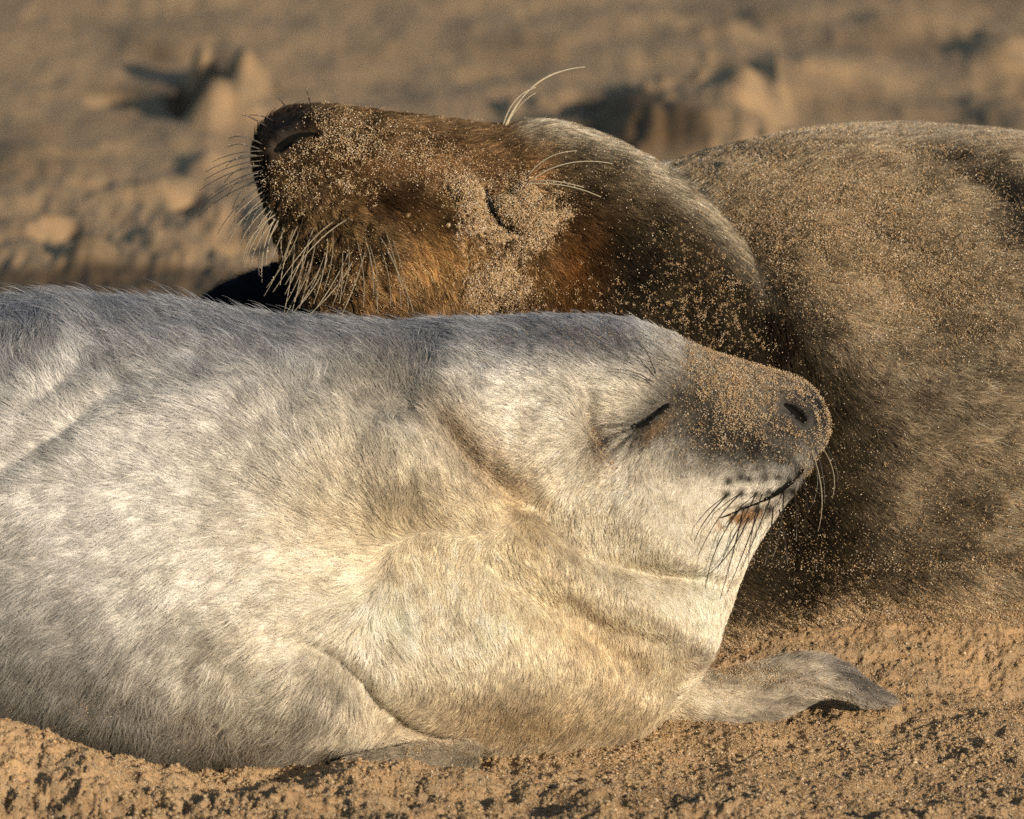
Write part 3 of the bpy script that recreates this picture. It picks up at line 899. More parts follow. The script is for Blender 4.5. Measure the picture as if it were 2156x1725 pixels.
def pup_fur(name, n, lscale, rad, seed_jit, lift0, cvar, bright=1.0):
    P, N, x, y = pup.sample(n, pupw)
    # clump field shifts the direction so that fur parts into wisps
    cl = noise3(P[:, 0] * 120, P[:, 1] * 120, P[:, 2] * 120)
    c2 = noise3(P[:, 0] * 45 + 5, P[:, 1] * 45, P[:, 2] * 45 + 8)
    dx, dy = flow(x, y, PUP_FLOW)
    a = np.arctan2(dy, dx) + cl * 0.75 + c2 * 0.6
    dx, dy = np.cos(a), np.sin(a)
    L = 0.0122 - 0.0046 * smooth(650, 1100, x)
    L = L * (1 - 0.5 * blob(x, y, 800, 1630, 240, 60, 0, 3))
    L = L * (1 - 0.5 * np.exp(-(pdist(x, y, PUP_FOLDS[0][0])[0] / 35) ** 2))
    sn = pup_snout(x, y)
    L = L * (1 - 0.60 * sn)
    L = L * (1 - 0.45 * blob(x, y, 1500, 1050, 160, 120)) 
    L = L * (1 - 0.42 * smooth(1250, 1500, x) * (y > 1000) * (y < 1370)) * (1 - 0.3 * smooth(900, 1200, y) * smooth(800, 1000, x))
    L = L * lscale * rng.uniform(0.65, 1.25, n) * (1 + 0.5 * cl)
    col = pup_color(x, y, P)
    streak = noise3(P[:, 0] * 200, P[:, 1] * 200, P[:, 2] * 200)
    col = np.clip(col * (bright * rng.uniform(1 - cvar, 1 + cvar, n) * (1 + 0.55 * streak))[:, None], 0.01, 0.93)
    lift = lift0 + 0.20 * smooth(780, 640, y) + 0.25 * c2
    L = L * (1 + 0.25 * smooth(800, 640, y) * smooth(1300, 1000, x))
    gd = rng.random(n) < 0.03
    lift = lift + gd * 0.22
    L = L * (1 + 0.15 * gd)
    return grow(name, P, N, dx, dy, L, lift, np.full(n, rad) * rng.uniform(.7, 1.2, n) * (1 - 0.25 * sn), col, M_FUR, seal_pup, jit=seed_jit, curl=0.15, ctone=0.16, clump=0.7)


pup_fur("fur", 430000, 0.9, 0.00012, 0.13, 0.30, 0.3)
tag(bpy.data.objects["fur"], kind="stuff")

# ================================================================== the adult
ad_head = [
    (534, 332, 540, 362, 20, .20, 2), (545, 272, 556, 412, 70, .20, 2), (588, 236, 588, 486, 105, .20, 2.1), (660, 225, 614, 566, 130, .20, 2.2),
    (750, 232, 660, 660, 150, .20, 2.2), (850, 244, 735, 750, 168, .20, 2.2), (950, 256, 835, 835, 185, .205, 2.2), (1050, 266, 930, 905, 205, .21, 2.2),
    (1150, 260, 1010, 990, 228, .215, 2.1), (1250, 284, 1080, 1090, 245, .22, 2.1), (1350, 335, 1130, 1190, 255, .225, 2.1),
    (1450, 402, 1170, 1290, 262, .23, 2.1), (1550, 500, 1210, 1380, 265, .235, 2.1), (1632, 622, 1260, 1450, 262, .24, 2.1),
    (1690, 745, 1320, 1500, 250, .245, 2.1), (1745, 900, 1400, 1530, 235, .25, 2.1), (1790, 1080, 1520, 1560, 200, .26, 2), (1810, 1280, 1680, 1560, 120, .28, 2)]
ad_body = [
    (1130, 700, 1130, 1300, 100, .40, 2), (1220, 480, 1220, 1480, 480, .41, 2.2), (1330, 380, 1330, 1540, 620, .42, 2.3), (1430, 345, 1430, 1560, 700, .42, 2.3), (1560, 308, 1560, 1580, 770, .42, 2.4), (1700, 281, 1700, 1590, 820, .42, 2.4),
    (1850, 268, 1850, 1590, 850, .43, 2.4), (2000, 274, 2000, 1590, 890, .43, 2.4), (2160, 292, 2160, 1590, 910, .43, 2.4), (2400, 350, 2400, 1600, 880, .43, 2.3),
    (2800, 480, 2800, 1600, 780, .44, 2.2), (3300, 700, 3300, 1600, 600, .45, 2.2), (3800, 950, 3800, 1600, 400, .46, 2.1), (4150, 1250, 4150, 1560, 180, .46, 2), (4260, 1400, 4260, 1500, 40, .46, 2)]
# dark flipper lying behind the head
ad_flip = [(1000, 620, 1000, 820, 60, .34, 2), (800, 545, 820, 760, 70, .36, 2), (660, 541, 680, 740, 60, .37, 2), (560, 560, 570, 720, 48, .37, 2), (480, 590, 480, 700, 36, .37, 2), (425, 624, 420, 690, 22, .37, 2), (395, 668, 395, 690, 6, .37, 2)]
V, F = fuse([loft(ad_head), loft(ad_body, 80), loft(ad_flip, 36)], 0.0021, 6)
ad = Skin(V, F)
x, y = ad.px, ad.py
h = np.zeros(len(V))
for (cx, cy, rx, ry, rot, a) in [
    (650, 420, 90, 120, 10, 4), (760, 560, 110, 70, 30, 5), (690, 300, 60, 30, -10, 2), (860, 400, 100, 60, 10, 2), (1000, 380, 60, 60, 0, -2),
    (1055, 460, 30, 55, -30, -5), (1110, 440, 50, 60, 0, 5), (1010, 560, 70, 60, 0, 3), (930, 540, 60, 80, 0, 3), (1180, 370, 90, 50, 10, -2), (1150, 300, 110, 50, 5, 3),
    (1330, 450, 150, 110, 30, 4), (1210, 560, 25, 22, 0, -4), (1480, 600, 60, 180, -20, 4), (1580, 720, 25, 150, -18, -3.5), (1530, 640, 18, 150, -20, -2),
    (1720, 540, 30, 16, 35, -3), (1800, 460, 300, 30, 30, -3.5), (1900, 620, 260, 30, 32, -3.0), (2050, 380, 160, 30, 25, -5), (2100, 480, 80, 60, 20, -5),
    (1850, 760, 220, 60, 25, 5), (2000, 900, 200, 60, 5, 3), (1780, 1000, 90, 260, 0, -4), (1700, 1250, 120, 120, 0, -3), (1950, 1200, 200, 80, -10, 4), (1800, 880, 60, 150, -20, -2), (1560, 330, 90, 14, -10, -3)]:
    h += a * 0.001 * blob(x, y, cx, cy, rx, ry, rot)
for pl, w, a in [([(1022, 400), (1035, 440), (1052, 472), (1095, 495)], 13, -8), ([(585, 310), (615, 290), (660, 281)], 12, -7), ([(590, 285), (630, 262), (690, 262)], 12, 3),
                 ([(690, 425), (740, 420), (790, 412)], 7, -1.5), ([(560, 330), (556, 380), (580, 430)], 8, -1.5), ([(1000, 380), (960, 440), (985, 560)], 10, -1.5)]:
    d, sd, tt = pdist(x, y, pl)
    h += a * 0.001 * np.exp(-(d / w) ** 2)
def cake_mask(x, y):
    w = 62 * fbm2(x / 30, y / 30, 3)
    m = np.maximum(blob(x + w, y - w, 1105, 455, 82, 78, 35, 6), np.maximum(blob(x + w, y, 1000, 450, 36, 85, -12, 6), blob(x - w, y + .6 * w, 1050, 590, 62, 62, 20, 4)))
    return m * smooth(6, 18, pdist(x, y, [(1022, 400), (1035, 440), (1052, 472), (1095, 495)])[0]) * smooth(3, 12, pdist(x, y, [(985, 530), (1010, 548), (1060, 520)])[0])


def cracks(P):
    a = noise3(P[:, 0] * 95, P[:, 1] * 95, P[:, 2] * 95); b_ = noise3(P[:, 0] * 200 + 3, P[:, 1] * 200, P[:, 2] * 200)
    return np.clip(np.exp(-(a / 0.085) ** 2) + 0.55 * np.exp(-(b_ / 0.10) ** 2), 0, 1)


# caked lumps of sand round the eye
cake = cake_mask(x, y)
lum = 0.95 - 1.7 * cracks(V)
pad = blob(x, y, 680, 500, 130, 110, 0, 3)
h += pad * 0.0055 * np.abs(noise3(V[:, 0] * 130, V[:, 1] * 130, V[:, 2] * 130)) * 2 + pad * 0.001
d, _, _ = pdist(x, y, [(1022, 400), (1035, 440), (1052, 472), (1095, 495)])
h += cake * lum * 0.0052 * smooth(6, 20, d)
h += 0.0032 * noise3(V[:, 0] * 25, V[:, 1] * 25, V[:, 2] * 25) + 0.0014 * noise3(V[:, 0] * 70, V[:, 1] * 70, V[:, 2] * 70)
ad.push(h)


def neck_edge(x, y):
    """<0 on head and neck, >0 on the body behind"""
    pl = [(1300, 300), (1400, 362), (1500, 442), (1560, 510), (1610, 580), (1660, 680), (1720, 790), (1770, 900), (1800, 1050), (1800, 1250)]
    d, s, t = pdist(x, y, pl)
    return -s * d


def ad_color(x, y, P):
    e = neck_edge(x, y)
    body = smooth(-6, 14, e)
    n1 = noise3(P[:, 0] * 26 + 3, P[:, 1] * 26, P[:, 2] * 26)
    n2 = noise3(P[:, 0] * 75 + 9, P[:, 1] * 75, P[:, 2] * 75)
    # head: brown
    c = np.tile(np.array([0.165, 0.110, 0.062]), (len(x), 1))
    c = mix(c, blob(x, y, 800, 425, 130, 45, 15) * 0.8 + blob(x, y, 890, 455, 70, 50, 10) * 0.6, (0.085, 0.045, 0.02))
    c = mix(c, blob(x, y, 930, 545, 70, 80, 0) * 0.85, (0.60, 0.37, 0.16))
    c = mix(c, blob(x, y, 760, 590, 100, 60, 0) * 0.7, (0.50, 0.30, 0.13))
    c = mix(c, blob(x, y, 900, 340, 160, 50, 8) * 0.5, (0.28, 0.155, 0.07))
    c = mix(c, blob(x, y, 750, 340, 80, 30, 0) * 0.6, (0.14, 0.07, 0.03))
    c = mix(c, blob(x, y, 690, 520, 110, 90, 0, 3) * (noise3(P[:, 0] * 120, P[:, 1] * 120, P[:, 2] * 120) > 0.02) * 0.6, (0.40, 0.27, 0.13))
    c = mix(c, blob(x, y, 690, 520, 130, 110, 0, 3) * (noise3(P[:, 0] * 150 + 7, P[:, 1] * 150, P[:, 2] * 150) > 0.13) * 0.7, (0.04, 0.025, 0.014))
    for i in range(34):
        c = mix(c, blob(x, y, 610 + 29 * (i % 7) + 13 * (i // 7), 455 + 36 * (i // 7) + 5 * (i % 3), 8, 12, -20) * 0.85, (0.012, 0.009, 0.007))
    for (cx, cy, r) in [(932, 465, 20), (868, 478, 16), (905, 430, 14), (820, 420, 18), (700, 480, 16), (770, 520, 15), (860, 400, 26), (950, 410, 18)]:
        c = mix(c, blob(x, y, cx, cy, r * 1.15) * 0.9, (0.02, 0.011, 0.005))
    c = mix(c, smooth(1080, 1230, x), (0.065, 0.050, 0.032))
    c = mix(c, blob(x, y, 1110, 375, 45, 40, 0) * 0.7, (0.33, 0.18, 0.075))
    c = mix(c, blob(x, y, 1210, 570, 60, 110, 10) * 0.9, (0.30, 0.13, 0.035))
    c = mix(c, blob(x, y, 1120, 560, 40, 80, 0) * 0.7, (0.38, 0.22, 0.09))
    # rim highlight and sheen along crown and nape, painted pale
    pl = [(1060, 262), (1160, 262), (1260, 292), (1360, 345), (1450, 412), (1540, 500), (1620, 610)]
    d, s, t = pdist(x, y, pl)
    c = mix(c, np.exp(-(d / 30) ** 2) * smooth(1050, 1120, x) * 0.95 * (1 - body) * (1 - 0.6 * smooth(1500, 1640, x)), (0.62, 0.56, 0.46))
    c = mix(c, blob(x, y, 1280, 370, 130, 45, 28) * 0.4 * (1 - body), (0.22, 0.18, 0.125))
    c = mix(c, blob(x, y, 1510, 465, 70, 16, 42) * 0.6, (0.40, 0.34, 0.25))
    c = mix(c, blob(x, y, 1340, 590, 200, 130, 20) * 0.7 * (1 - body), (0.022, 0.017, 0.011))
    c = mix(c, blob(x, y, 1560, 720, 70, 130, -20) * 0.65 * (1 - body), (0.022, 0.017, 0.011))  # shaded neck near the pup's muzzle, painted darker
    # black nose leather
    c = mix(c, blob(x, y, 600, 262, 90, 38, -22, 3) * 0.97, (0.014, 0.015, 0.02))
    c = mix(c, blob(x, y, 548, 370, 22, 90, 8, 3) * 0.9, (0.02, 0.02, 0.024))
    c = mix(c, blob(x, y, 600, 300, 45, 25, -15) * 0.8, (0.03, 0.028, 0.03))
    # body coat: mottled grey brown
    cb = np.tile(np.array([0.42, 0.35, 0.26]), (len(x), 1))
    cb = mix(cb, blob(x, y, 1780, 480, 360, 170, 25, 3) * 0.65, (0.45, 0.345, 0.22))
    cb = mix(cb, blob(x, y, 2080, 380, 150, 50, 25) * 0.8 + blob(x, y, 2140, 480, 60, 90, 0) * 0.8, (0.05, 0.045, 0.04))
    cb = mix(cb, blob(x, y, 1770, 345, 260, 30, 8) * 0.4, (0.10, 0.085, 0.07))
    cb = mix(cb, blob(x, y, 1730, 540, 40, 14, 35) * 0.6, (0.05, 0.04, 0.03))
    cb = mix(cb, blob(x, y, 1980, 560, 200, 50, 35) * 0.45, (0.12, 0.10, 0.075))
    cb = mix(cb, blob(x, y, 1990, 800, 260, 150, 20) * 0.45, (0.32, 0.275, 0.215))
    cb = mix(cb, np.exp(-((x - 1765 - 0.05 * (y - 900)) / 95.0) ** 2) * smooth(680, 820, y) * 0.92, (0.032, 0.024, 0.015))  # shaded wedge between neck and body, painted dark from here down
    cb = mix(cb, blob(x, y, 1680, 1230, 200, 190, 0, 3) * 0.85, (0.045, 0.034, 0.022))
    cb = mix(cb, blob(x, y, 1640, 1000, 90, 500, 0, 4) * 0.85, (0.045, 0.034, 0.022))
    cb = mix(cb, blob(x, y, 1900, 1180, 120, 50, -20) * 0.5 + blob(x, y, 2020, 1060, 60, 40, 0) * 0.5, (0.09, 0.075, 0.05))
    cb = mix(cb, smooth(330, 270, y) * 0.5, (0.33, 0.31, 0.30))
    c = c * (1 - body[:, None]) + cb * body[:, None]
    c = mix(c, blob(x, y, 1640, 1130, 120, 300, 0, 3) * 0.92, (0.030, 0.022, 0.014))  # chest and wedge turned from the sun, shade painted over the coat
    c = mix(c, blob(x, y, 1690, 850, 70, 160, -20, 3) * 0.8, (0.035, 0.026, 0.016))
    # dark flipper behind
    fl = smooth(.31, .33, (P - CAMP) @ FV - DIST) * (x < 1050)
    c = mix(c, fl, (0.012, 0.014, 0.022))
    k = 1 + 0.8 * n1 + 1.0 * n2
    return np.clip(c * k[:, None], 0.004, 0.8)


AD_FLOW = [(600, 300, -10), (650, 240, 0), (800, 260, -5), (950, 280, -5), (700, 380, -40), (620, 450, -80), (700, 560, -70), (780, 450, -20), (850, 380, -12),
           (850, 560, -45), (940, 480, -40), (960, 600, -70), (1000, 350, 0), (1050, 640, -80), (1150, 300, -15), (1250, 330, -30), (1250, 450, -35), (1350, 550, -40),
           (1150, 560, -60), (1450, 480, -45), (1450, 650, -60), (1550, 620, -62), (1600, 760, -70), (1680, 820, -75), (1720, 950, -75),
           (1500, 350, 0), (1700, 350, -30), (1900, 350, -20), (2100, 350, -20), (1650, 500, -50), (1850, 520, -35), (2050, 520, -35), (1750, 650, -40), (1950, 700, -30), (2100, 700, -28),
           (1850, 850, -15), (2050, 900, -10), (1800, 1000, -30), (1950, 1050, 5), (2100, 1050, -5), (1650, 1150, -50), (1800, 1200, -30), (2000, 1250, -10), (1700, 1350, -20), (2100, 1400, -10)]

adult = bpy.data.objects.new("adult_seal", None); C.objects.link(adult)
adult.location = (0.3, 0.42, 0.0)
tag(adult, "large brown adult seal behind the pup, snout up left, sand caked round its eye", "adult seal")
bpy.context.view_layer.update()
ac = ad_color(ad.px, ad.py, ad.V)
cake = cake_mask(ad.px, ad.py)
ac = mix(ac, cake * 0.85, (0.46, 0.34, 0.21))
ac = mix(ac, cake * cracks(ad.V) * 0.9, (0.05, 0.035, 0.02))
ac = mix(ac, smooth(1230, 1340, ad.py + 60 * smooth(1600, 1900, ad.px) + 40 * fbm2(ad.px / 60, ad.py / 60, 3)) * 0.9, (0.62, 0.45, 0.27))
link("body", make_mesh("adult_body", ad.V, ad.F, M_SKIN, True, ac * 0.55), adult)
ad.bvh()


def ad_cake(x, y):
    return cake_mask(x, y)


def adw(px, py, fr, P):
    w = np.where(fr > -0.2, 1.0, 0.15)
    w *= 1 - 0.85 * smooth(2250, 2500, px)
    w *= 1 - 0.96 * np.clip(blob(px, py, 585, 262, 60, 30, -25, 4) + blob(px, py, 610, 295, 45, 14, -15, 4), 0, 1)
    w *= 1 - 0.9 * ad_cake(px, py)
    w *= smooth(14, 24, pdist(px, py, [(575, 325), (592, 306), (618, 290), (668, 281)])[0])
    w *= 1 - 0.85 * ((py > 700) & (px < 1450)) 
    w *= np.where(((P - CAMP) @ FV - DIST > .31) & (px < 1050), 0.15, 1)
    w *= np.where(P[:, 2] < -0.01, 0.02, 1) * (1 - 0.85 * smooth(1260, 1350, py + 60 * (px > 1700)))
    return w


def ad_fur(name, n, rad):
    P, N, x, y = ad.sample(n, adw)
    cl = noise3(P[:, 0] * 170, P[:, 1] * 170, P[:, 2] * 170)
    c2 = noise3(P[:, 0] * 50 + 5, P[:, 1] * 50, P[:, 2] * 50 + 8)
    dx, dy = flow(x, y, AD_FLOW)
    a = np.arctan2(dy, dx) + cl * 0.7 + c2 * 0.5
    dx, dy = np.cos(a), np.sin(a)
    L = 0.0068 * (1 + 0.25 * smooth(1100, 1300, x)) * rng.uniform(0.6, 1.3, n) * (1 + 0.4 * cl)
    L *= 1 - 0.4 * blob(x, y, 620, 350, 120, 100)
    col = ad_color(x, y, P)
    streak = noise3(P[:, 0] * 330, P[:, 1] * 330, P[:, 2] * 330)
    k = rng.random(n)
    br = rng.uniform(0.55, 1.2, n) * (1 + 0.7 * streak) * np.where(k > 0.86, 2.1, 1.0)
    col = np.clip(col * br[:, None], 0.003, 0.85)
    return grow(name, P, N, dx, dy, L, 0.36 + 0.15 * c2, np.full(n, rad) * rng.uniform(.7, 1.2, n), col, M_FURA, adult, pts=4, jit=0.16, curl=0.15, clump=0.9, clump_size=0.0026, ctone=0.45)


o, _ = ad_fur("fur.adult", 420000, 0.00014)
o.name = "fur"
tag(o, kind="stuff")


# ------------------------------------------------------------------ sand stuck to the coats
def stuck(skin, n, dens, lift, r0, r1, parent, name="stuck_sand", tint=1.0):
    P, N, x, y = skin.sample(n, lambda px, py, fr, c: (dens(px, py, c) * (fr > -0.05) + 1e-9))
    off = rng.uniform(lift[0], lift[1], n) * np.where(y > 1200, 0.45, 1.0)
    P = P + N * off[:, None] + rng.normal(0, 0.0004, (n, 3))
    g = grains(name, P, rng.uniform(r0, r1, n), parent, np.array([1.02, 1.08, 1.2]) * tint)
    tag(g, kind="stuff")
    return g


def clumps(P, f=140, th=0.05):
    n_ = noise3(P[:, 0] * f, P[:, 1] * f, P[:, 2] * f) + 0.6 * noise3(P[:, 0] * f * 2.3, P[:, 1] * f * 2.3, P[:, 2] * f * 2.3)
    return smooth(th - 0.06, th + 0.1, n_)


def pup_sand(x, y, P):
    sn = pup_snout(x, y)
    d = sn ** 1.4 * (0.45 + 0.5 * blob(x, y, 1530, 830, 200, 90, 20)) * (0.30 + 1.0 * clumps(P, 230, 0.03)) * (0.55 + 1.0 * blob(x, y, 1500, 790, 220, 60, 22))
    d *= 1 - 0.8 * blob(x, y, 1715, 850, 20, 20)
    d *= smooth(15, 22, pdist(x, y, [(1652, 852), (1675, 866), (1695, 888)])[0])
    d *= smooth(6, 12, pdist(x, y, [(1335, 905), (1412, 850)])[0])
    d += 0.035 * blob(x, y, 1150, 1050, 350, 250) + 0.05 * blob(x, y, 1300, 700, 160, 50)
    d += 0.30 * blob(x, y, 250, 1560, 420, 110, 12, 3) * smooth(1380, 1460, y)
    d += 0.12 * blob(x, y, 1100, 1570, 320, 70)
    d += 1.2 * blob(x, y, 1560, 1416, 90, 22, 5) + 0.09 * blob(x, y, 1650, 1450, 220, 60)
    d += 0.8 * np.exp(-(pdist(x, y, [(860, 1590), (930, 1560), (1000, 1545)])[0] / 9) ** 2)
    d += 0.15 * blob(x, y, 1260, 940, 40, 120) + 0.12 * blob(x, y, 1060, 980, 90, 60)
    return d


stuck(pup, 46000, pup_sand, (0.0010, 0.0030), 0.00018, 0.00048, seal_pup)


def ad_sand(x, y, P):
    e = neck_edge(x, y)
    body = smooth(0, 30, e)
    cl = clumps(P, 130, 0.0)
    clf = clumps(P, 260, 0.0)
    d = 0
    head = 1 - body
    # muzzle and cheek dusting
    d = d + head * 2.2 * blob(x, y, 670, 365, 110, 70, -20, 3) * (0.15 + clf)
    d = d + head * 3.0 * np.exp(-(pdist(x, y, [(700, 285), (850, 322), (960, 360), (1010, 420)])[0] / 42) ** 2) * (0.4 + 0.8 * clf)
    d = d + head * 4.0 * blob(x, y, 740, 400, 60, 24, 10) * cl * clf
    d = d + head * 0.8 * blob(x, y, 760, 590, 140, 80) * (0.1 + cl)
    d = d + 9.0 * ad_cake(x, y) * (1 - 0.93 * cracks(P))
    d = d + head * 1.4 * blob(x, y, 1110, 430, 80, 70, 0, 3) + head * 1.2 * blob(x, y, 1060, 600, 90, 60, 0, 3) * (0.4 + cl)
    d = d + head * 0.22 * blob(x, y, 1250, 350, 220, 90) 
    d = d + head * 0.9 * blob(x, y, 1470, 640, 140, 150, -20, 3) * cl * clf
    d = d + head * 0.7 * blob(x, y, 1300, 620, 160, 50, 10) * cl * clf
    d = d + head * 0.12 * smooth(1200, 1400, x)
    # body: sheet of fine sand on the shoulder, thinning out
    sh = blob(x, y, 1800, 480, 380, 180, 28, 3)
    d = d + body * sh * 3.6 * (0.45 + 0.75 * clf) + body * 0.45 * smooth(420, 270, y)
    d = d + body * 0.25
    d = d - body * 0.2 * blob(x, y, 2000, 850, 250, 150)
    low = smooth(1150, 1420, y - 0.12 * (2156 - x) * 0)
    d = d + low * 2.5 * (0.25 + 0.9 * cl) + smooth(1230, 1370, y + 60 * (x > 1700) + 0.05 * (x - 1500)) * 5
    d = d + 0.5 * blob(x, y, 1640, 1150, 120, 200) + body * blob(x, y, 2050, 1120, 150, 120) * 0.4 * cl
    d = d * (1 - 0.8 * ((x < 1050) & (y > 560) & ((P - CAMP) @ FV - DIST > .3)))
    d = d * smooth(2500, 2250, x)
    dd = pdist(x, y, [(1022, 400), (1035, 440), (1052, 472), (1095, 495)])[0]
    d = d * smooth(7, 14, dd)
    d = d * smooth(12, 18, pdist(x, y, [(575, 325), (585, 312), (615, 291), (665, 281)])[0])
    return np.maximum(d, 0)


stuck(ad, 720000, ad_sand, (0.0010, 0.0036), 0.00020, 0.00044, adult, tint=1.3)

# sand caked in crumbs round the adult's eye, and specks clotted on the neck
Pc, Nc, xc, yc = ad.sample(1100, lambda px, py, fr, c: (np.clip(blob(px, py, 1095, 450, 75, 65, 35, 4) + blob(px, py, 1000, 455, 34, 70, -10, 4) + blob(px, py, 1040, 585, 75, 55, 0, 4) * .9
      + 0.25 * blob(px, py, 960, 410, 60, 50), 0, 1) * smooth(9, 20, pdist(px, py, [(1022, 400), (1035, 440), (1052, 472), (1095, 495)])[0]) * (fr > 0)) + 1e-9)
rc = 0.0005 + 0.0014 * rng.random(len(Pc)) ** 2.5
gi = rng.integers(0, len(Pc), 16000)
u3 = rng.normal(size=(len(gi), 3)); u3 /= np.linalg.norm(u3, axis=1, keepdims=True)
u3 = np.where(((u3 * Nc[gi]).sum(1) < 0)[:, None], -u3, u3)
Pk, Nk, xk, yk = ad.sample(900, lambda px, py, fr, c: (0.9 * blob(px, py, 1480, 620, 90, 140, -25, 3) + 0.7 * blob(px, py, 1310, 625, 170, 36, 5) + 0.8 * blob(px, py, 740, 400, 60, 24, 10)
      + 0.5 * blob(px, py, 1560, 700, 60, 130, -20) + 0.3 * blob(px, py, 780, 600, 120, 50) + 0.5 * blob(px, py, 2050, 1120, 140, 120) + 0.3 * blob(px, py, 1900, 1290, 260, 60)) * (fr > 0) + 1e-9)
gk = rng.integers(0, len(Pk), 9000)
cv, cf, cc = join([crumbs(Pc + Nc * rc[:, None] * 0.1, rc, 0.95), oct_grains(Pc[gi] + Nc[gi] * rc[gi][:, None] * 0.3 + u3 * rc[gi][:, None], rng.uniform(0.00022, 0.0004, len(gi))),
                   oct_grains(Pk[gk] + Nk[gk] * 0.0022 + rng.normal(0, 0.0007, (len(gk), 3)), rng.uniform(0.00025, 0.00045, len(gk)))])
ck = link("caked_sand", make_mesh("caked_sand", cv, cf, M_GRAIN, True, cc), adult)
tag(ck, kind="stuff")

# ------------------------------------------------------------------ faces
patch("eyelid", pup, [(1330, 904), (1346, 899), (1374, 884), (1396, 864), (1414, 853)], [2, 7, 9, 6, 2], M_WET, seal_pup, lift=0.0016, dome=0.0014)
patch("eye_slit", pup, [(1340, 906), (1354, 901), (1376, 887), (1398, 867), (1410, 859)], [0.6, 2.6, 2.4, 1.6, 0.6], M_BLACK, seal_pup, lift=0.0034)
patch("nostril", pup, [(1650, 850), (1668, 860), (1688, 876), (1697, 890)], [3, 11, 15, 5], M_BLACK, seal_pup, lift=0.0014, dome=-0.001)
patch("mouth", pup, [(1512, 1092), (1532, 1086), (1570, 1069), (1620, 1047), (1660, 1018), (1692, 984)], [0.6, 1.2, 1.6, 3.2, 6, 2], M_BLACK, seal_pup, lift=0.0010)
patch("eyelid", ad, [(1015, 392), (1030, 425), (1045, 465), (1068, 488), (1100, 496)], [5, 15, 20, 17, 5], M_WET, adult, lift=0.0030)
patch("eye_slit", ad, [(1026, 402), (1041, 440), (1058, 470), (1088, 492)], [1, 6, 7, 1], M_BLACK, adult, lift=0.0052)
patch("nostril", ad, [(578, 322), (592, 306), (618, 290), (645, 283), (668, 281)], [4, 11, 11, 7, 2], M_BLACK, adult, lift=0.0022, dome=-0.0015)

ws = []
PW = [((1562, 1038), (1510, 1080), (1470, 1170)), ((1594, 1037), (1555, 1110), (1510, 1200)), ((1626, 1040), (1590, 1130), (1560, 1200)),
      ((1562, 1068), (1500, 1140), (1485, 1240)), ((1600, 1070), (1560, 1180), (1530, 1250)), ((1563, 1085), (1540, 1180), (1516, 1262)),
      ((1578, 1085), (1545, 1170), (1485, 1215)), ((1628, 1065), (1622, 1150), (1610, 1190)), ((1650, 1033), (1650, 1110), (1625, 1180)),
      ((1672, 1030), (1680, 1080), (1676, 1140)), ((1640, 1070), (1655, 1130), (1658, 1190)), ((1535, 1040), (1480, 1090), (1462, 1140)),
      ((1605, 1040), (1580, 1100), (1575, 1200)), ((1690, 1005), (1700, 1050), (1702, 1080))]
for r_, m_, t_ in PW:
    whisker(pup, r_, m_, t_, 0.022, M_WHISK_D, seal_pup, 0.00048)
for r_, m_, t_ in [((1722, 940), (1740, 1010), (1736, 1060)), ((1715, 950), (1745, 1040), (1722, 1120)), ((1728, 930), (1770, 990), (1752, 1050)),
                   ((1718, 960), (1735, 1030), (1700, 1080)), ((1730, 925), (1762, 960), (1765, 1010)), ((1712, 955), (1728, 1000), (1730, 1050))]:
    whisker(pup, (r_[0] - 6, r_[1]), m_, t_, 0.004, M_WHISK_L if rng.random() < .4 else M_WHISK_D, seal_pup, 0.00036)
for r_, m_, t_ in [((1378, 795), (1345, 745), (1300, 722)), ((1382, 790), (1365, 745), (1352, 725)), ((1375, 805), (1340, 780), (1300, 778)),
                   ((1440, 722), (1442, 695), (1438, 672)), ((1450, 724), (1456, 710), (1462, 702)), ((1372, 812), (1350, 790), (1330, 790))]:
    whisker(pup, r_, m_, t_, 0.012, M_WHISK_D, seal_pup, 0.00036)

aw = []
sandy = (aw, 9)
for r_, m_, t_ in [((548, 262), (520, 240), (510, 243)), ((595, 228), (590, 208), (580, 205)), ((645, 226), (648, 200), (644, 187)), ((562, 250), (548, 240), (525, 243)),
                   ((540, 300), (505, 278), (482, 292)), ((538, 312), (505, 295), (480, 310)), ((537, 325), (500, 320), (475, 352)), ((537, 345), (500, 345), (472, 385)),
                   ((538, 360), (495, 370), (478, 415)), ((540, 375), (505, 385), (490, 440)), ((542, 388), (495, 420), (492, 470)), ((548, 398), (505, 430), (498, 480)),
                   ((550, 410), (515, 440), (507, 520)), ((555, 415), (525, 450), (520, 510)), ((560, 425), (530, 480), (528, 560)), ((565, 435), (540, 500), (545, 580)),
                   ((570, 450), (545, 520), (552, 595)), ((578, 455), (560, 500), (560, 560)), ((585, 470), (585, 520), (600, 560)), ((572, 445), (520, 490), (512, 545))]:
    whisker(ad, (r_[0] + 12, r_[1] + 4), m_, t_, 0.006, M_WHISK_D if r_[1] < 436 else M_WHISK_L, adult, 0.00052, (aw, 4))
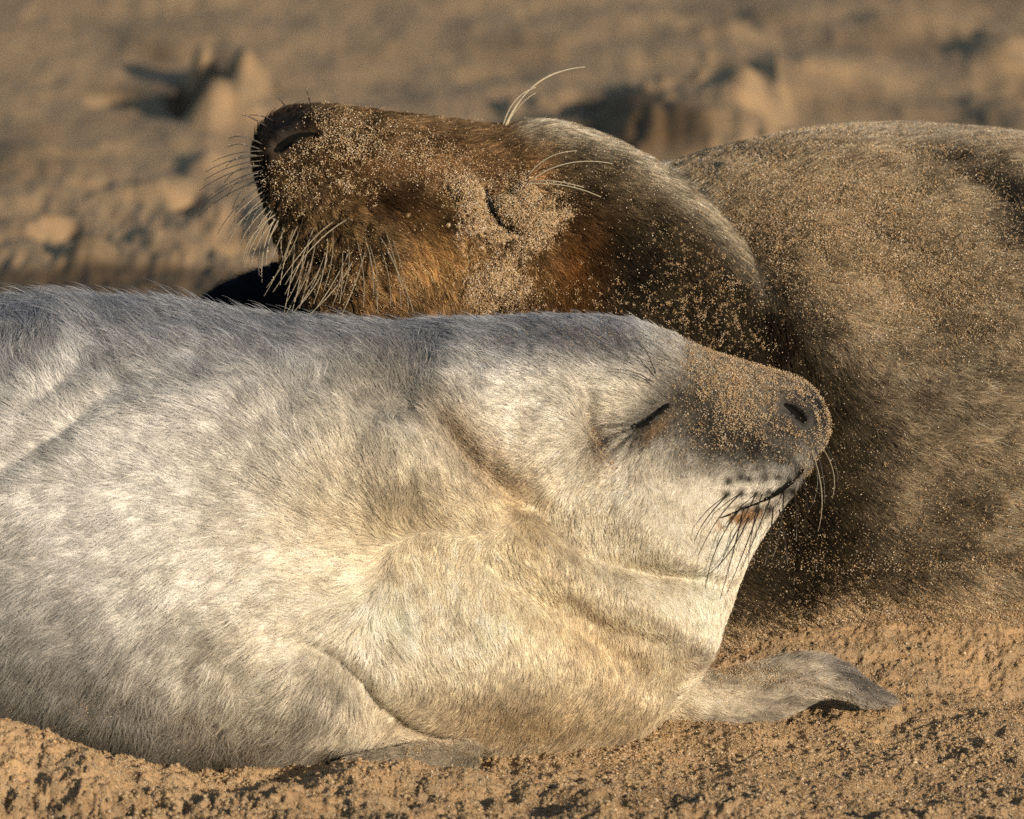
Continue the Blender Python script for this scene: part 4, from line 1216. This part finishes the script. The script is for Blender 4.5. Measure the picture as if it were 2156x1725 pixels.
for r_, m_, t_ in [((620, 505), (620, 560), (598, 660)), ((640, 520), (635, 590), (615, 655)), ((660, 530), (650, 590), (630, 650)), ((690, 540), (675, 600), (620, 655)),
                   ((735, 530), (700, 610), (650, 668)), ((745, 545), (715, 610), (640, 672)), ((770, 525), (750, 600), (720, 662)), ((778, 540), (790, 600), (796, 660)),
                   ((810, 520), (850, 590), (870, 655)), ((600, 480), (590, 500), (572, 545)), ((705, 465), (650, 500), (575, 615)), ((735, 460), (660, 500), (600, 600)), ((690, 500), (690, 560), (660, 640)),
                   ((660, 480), (640, 540), (600, 620)), ((630, 470), (600, 520), (590, 600)), ((720, 545), (722, 600), (715, 640)), ((800, 500), (830, 540), (850, 620)),
                   ((650, 545), (640, 600), (600, 665)), ((675, 560), (660, 610), (610, 668))]:
    whisker(ad, r_, m_, t_, 0.016, M_WHISK_L, adult, 0.0005, sandy)
for i in range(16):
    f = i / 15
    ry = 318 + 150 * f; rx = 540 + 36 * f ** 2
    L_ = 62 + 85 * math.sin(math.pi * min(1, f * 0.8 + 0.1)) + rng.uniform(-12, 12)
    a0 = math.radians(178 + 62 * f + rng.uniform(-8, 8)); a1 = a0 + math.radians(28)
    m_ = (rx + math.cos(a0) * L_ * .5, ry - math.sin(a0) * L_ * .5)
    whisker(ad, (rx + 13, ry), m_, (m_[0] + math.cos(a1) * L_ * .55, m_[1] - math.sin(a1) * L_ * .55), 0.006, M_WHISK_D if f < .5 else M_WHISK_L, adult, 0.0004, (aw, 3))
for i in range(14):
    rx = 620 + 16 * i + rng.uniform(-6, 6); ry = 500 + rng.uniform(-25, 35)
    tx = rx - 70 + 9 * i + rng.uniform(-14, 14); ty = 640 + rng.uniform(-35, 15)
    whisker(ad, (rx, ry), ((rx + tx) / 2 + 14, (ry + ty) / 2), (tx, ty), 0.016, M_WHISK_L, adult, 0.00034, (aw, 6))
for r_, m_, t_ in [((1062, 270), (1110, 150), (1232, 141)), ((1058, 268), (1075, 200), (1128, 184)), ((1064, 266), (1095, 212), (1128, 196)), ((1066, 268), (1100, 175), (1180, 150)),
                   ((1110, 372), (1150, 318), (1215, 318)), ((1118, 380), (1190, 325), (1290, 345)), ((1110, 388), (1190, 380), (1265, 415)), ((1112, 385), (1150, 372), (1230, 395))]:
    whisker(ad, r_, m_, t_, 0.02, M_BROW, adult, 0.0006 if t_[1] < 190 else 0.00042)
wg = grains("stuck_sand", np.array(aw), rng.uniform(0.0003, 0.00055, len(aw)), adult)
tag(wg, kind="stuff")
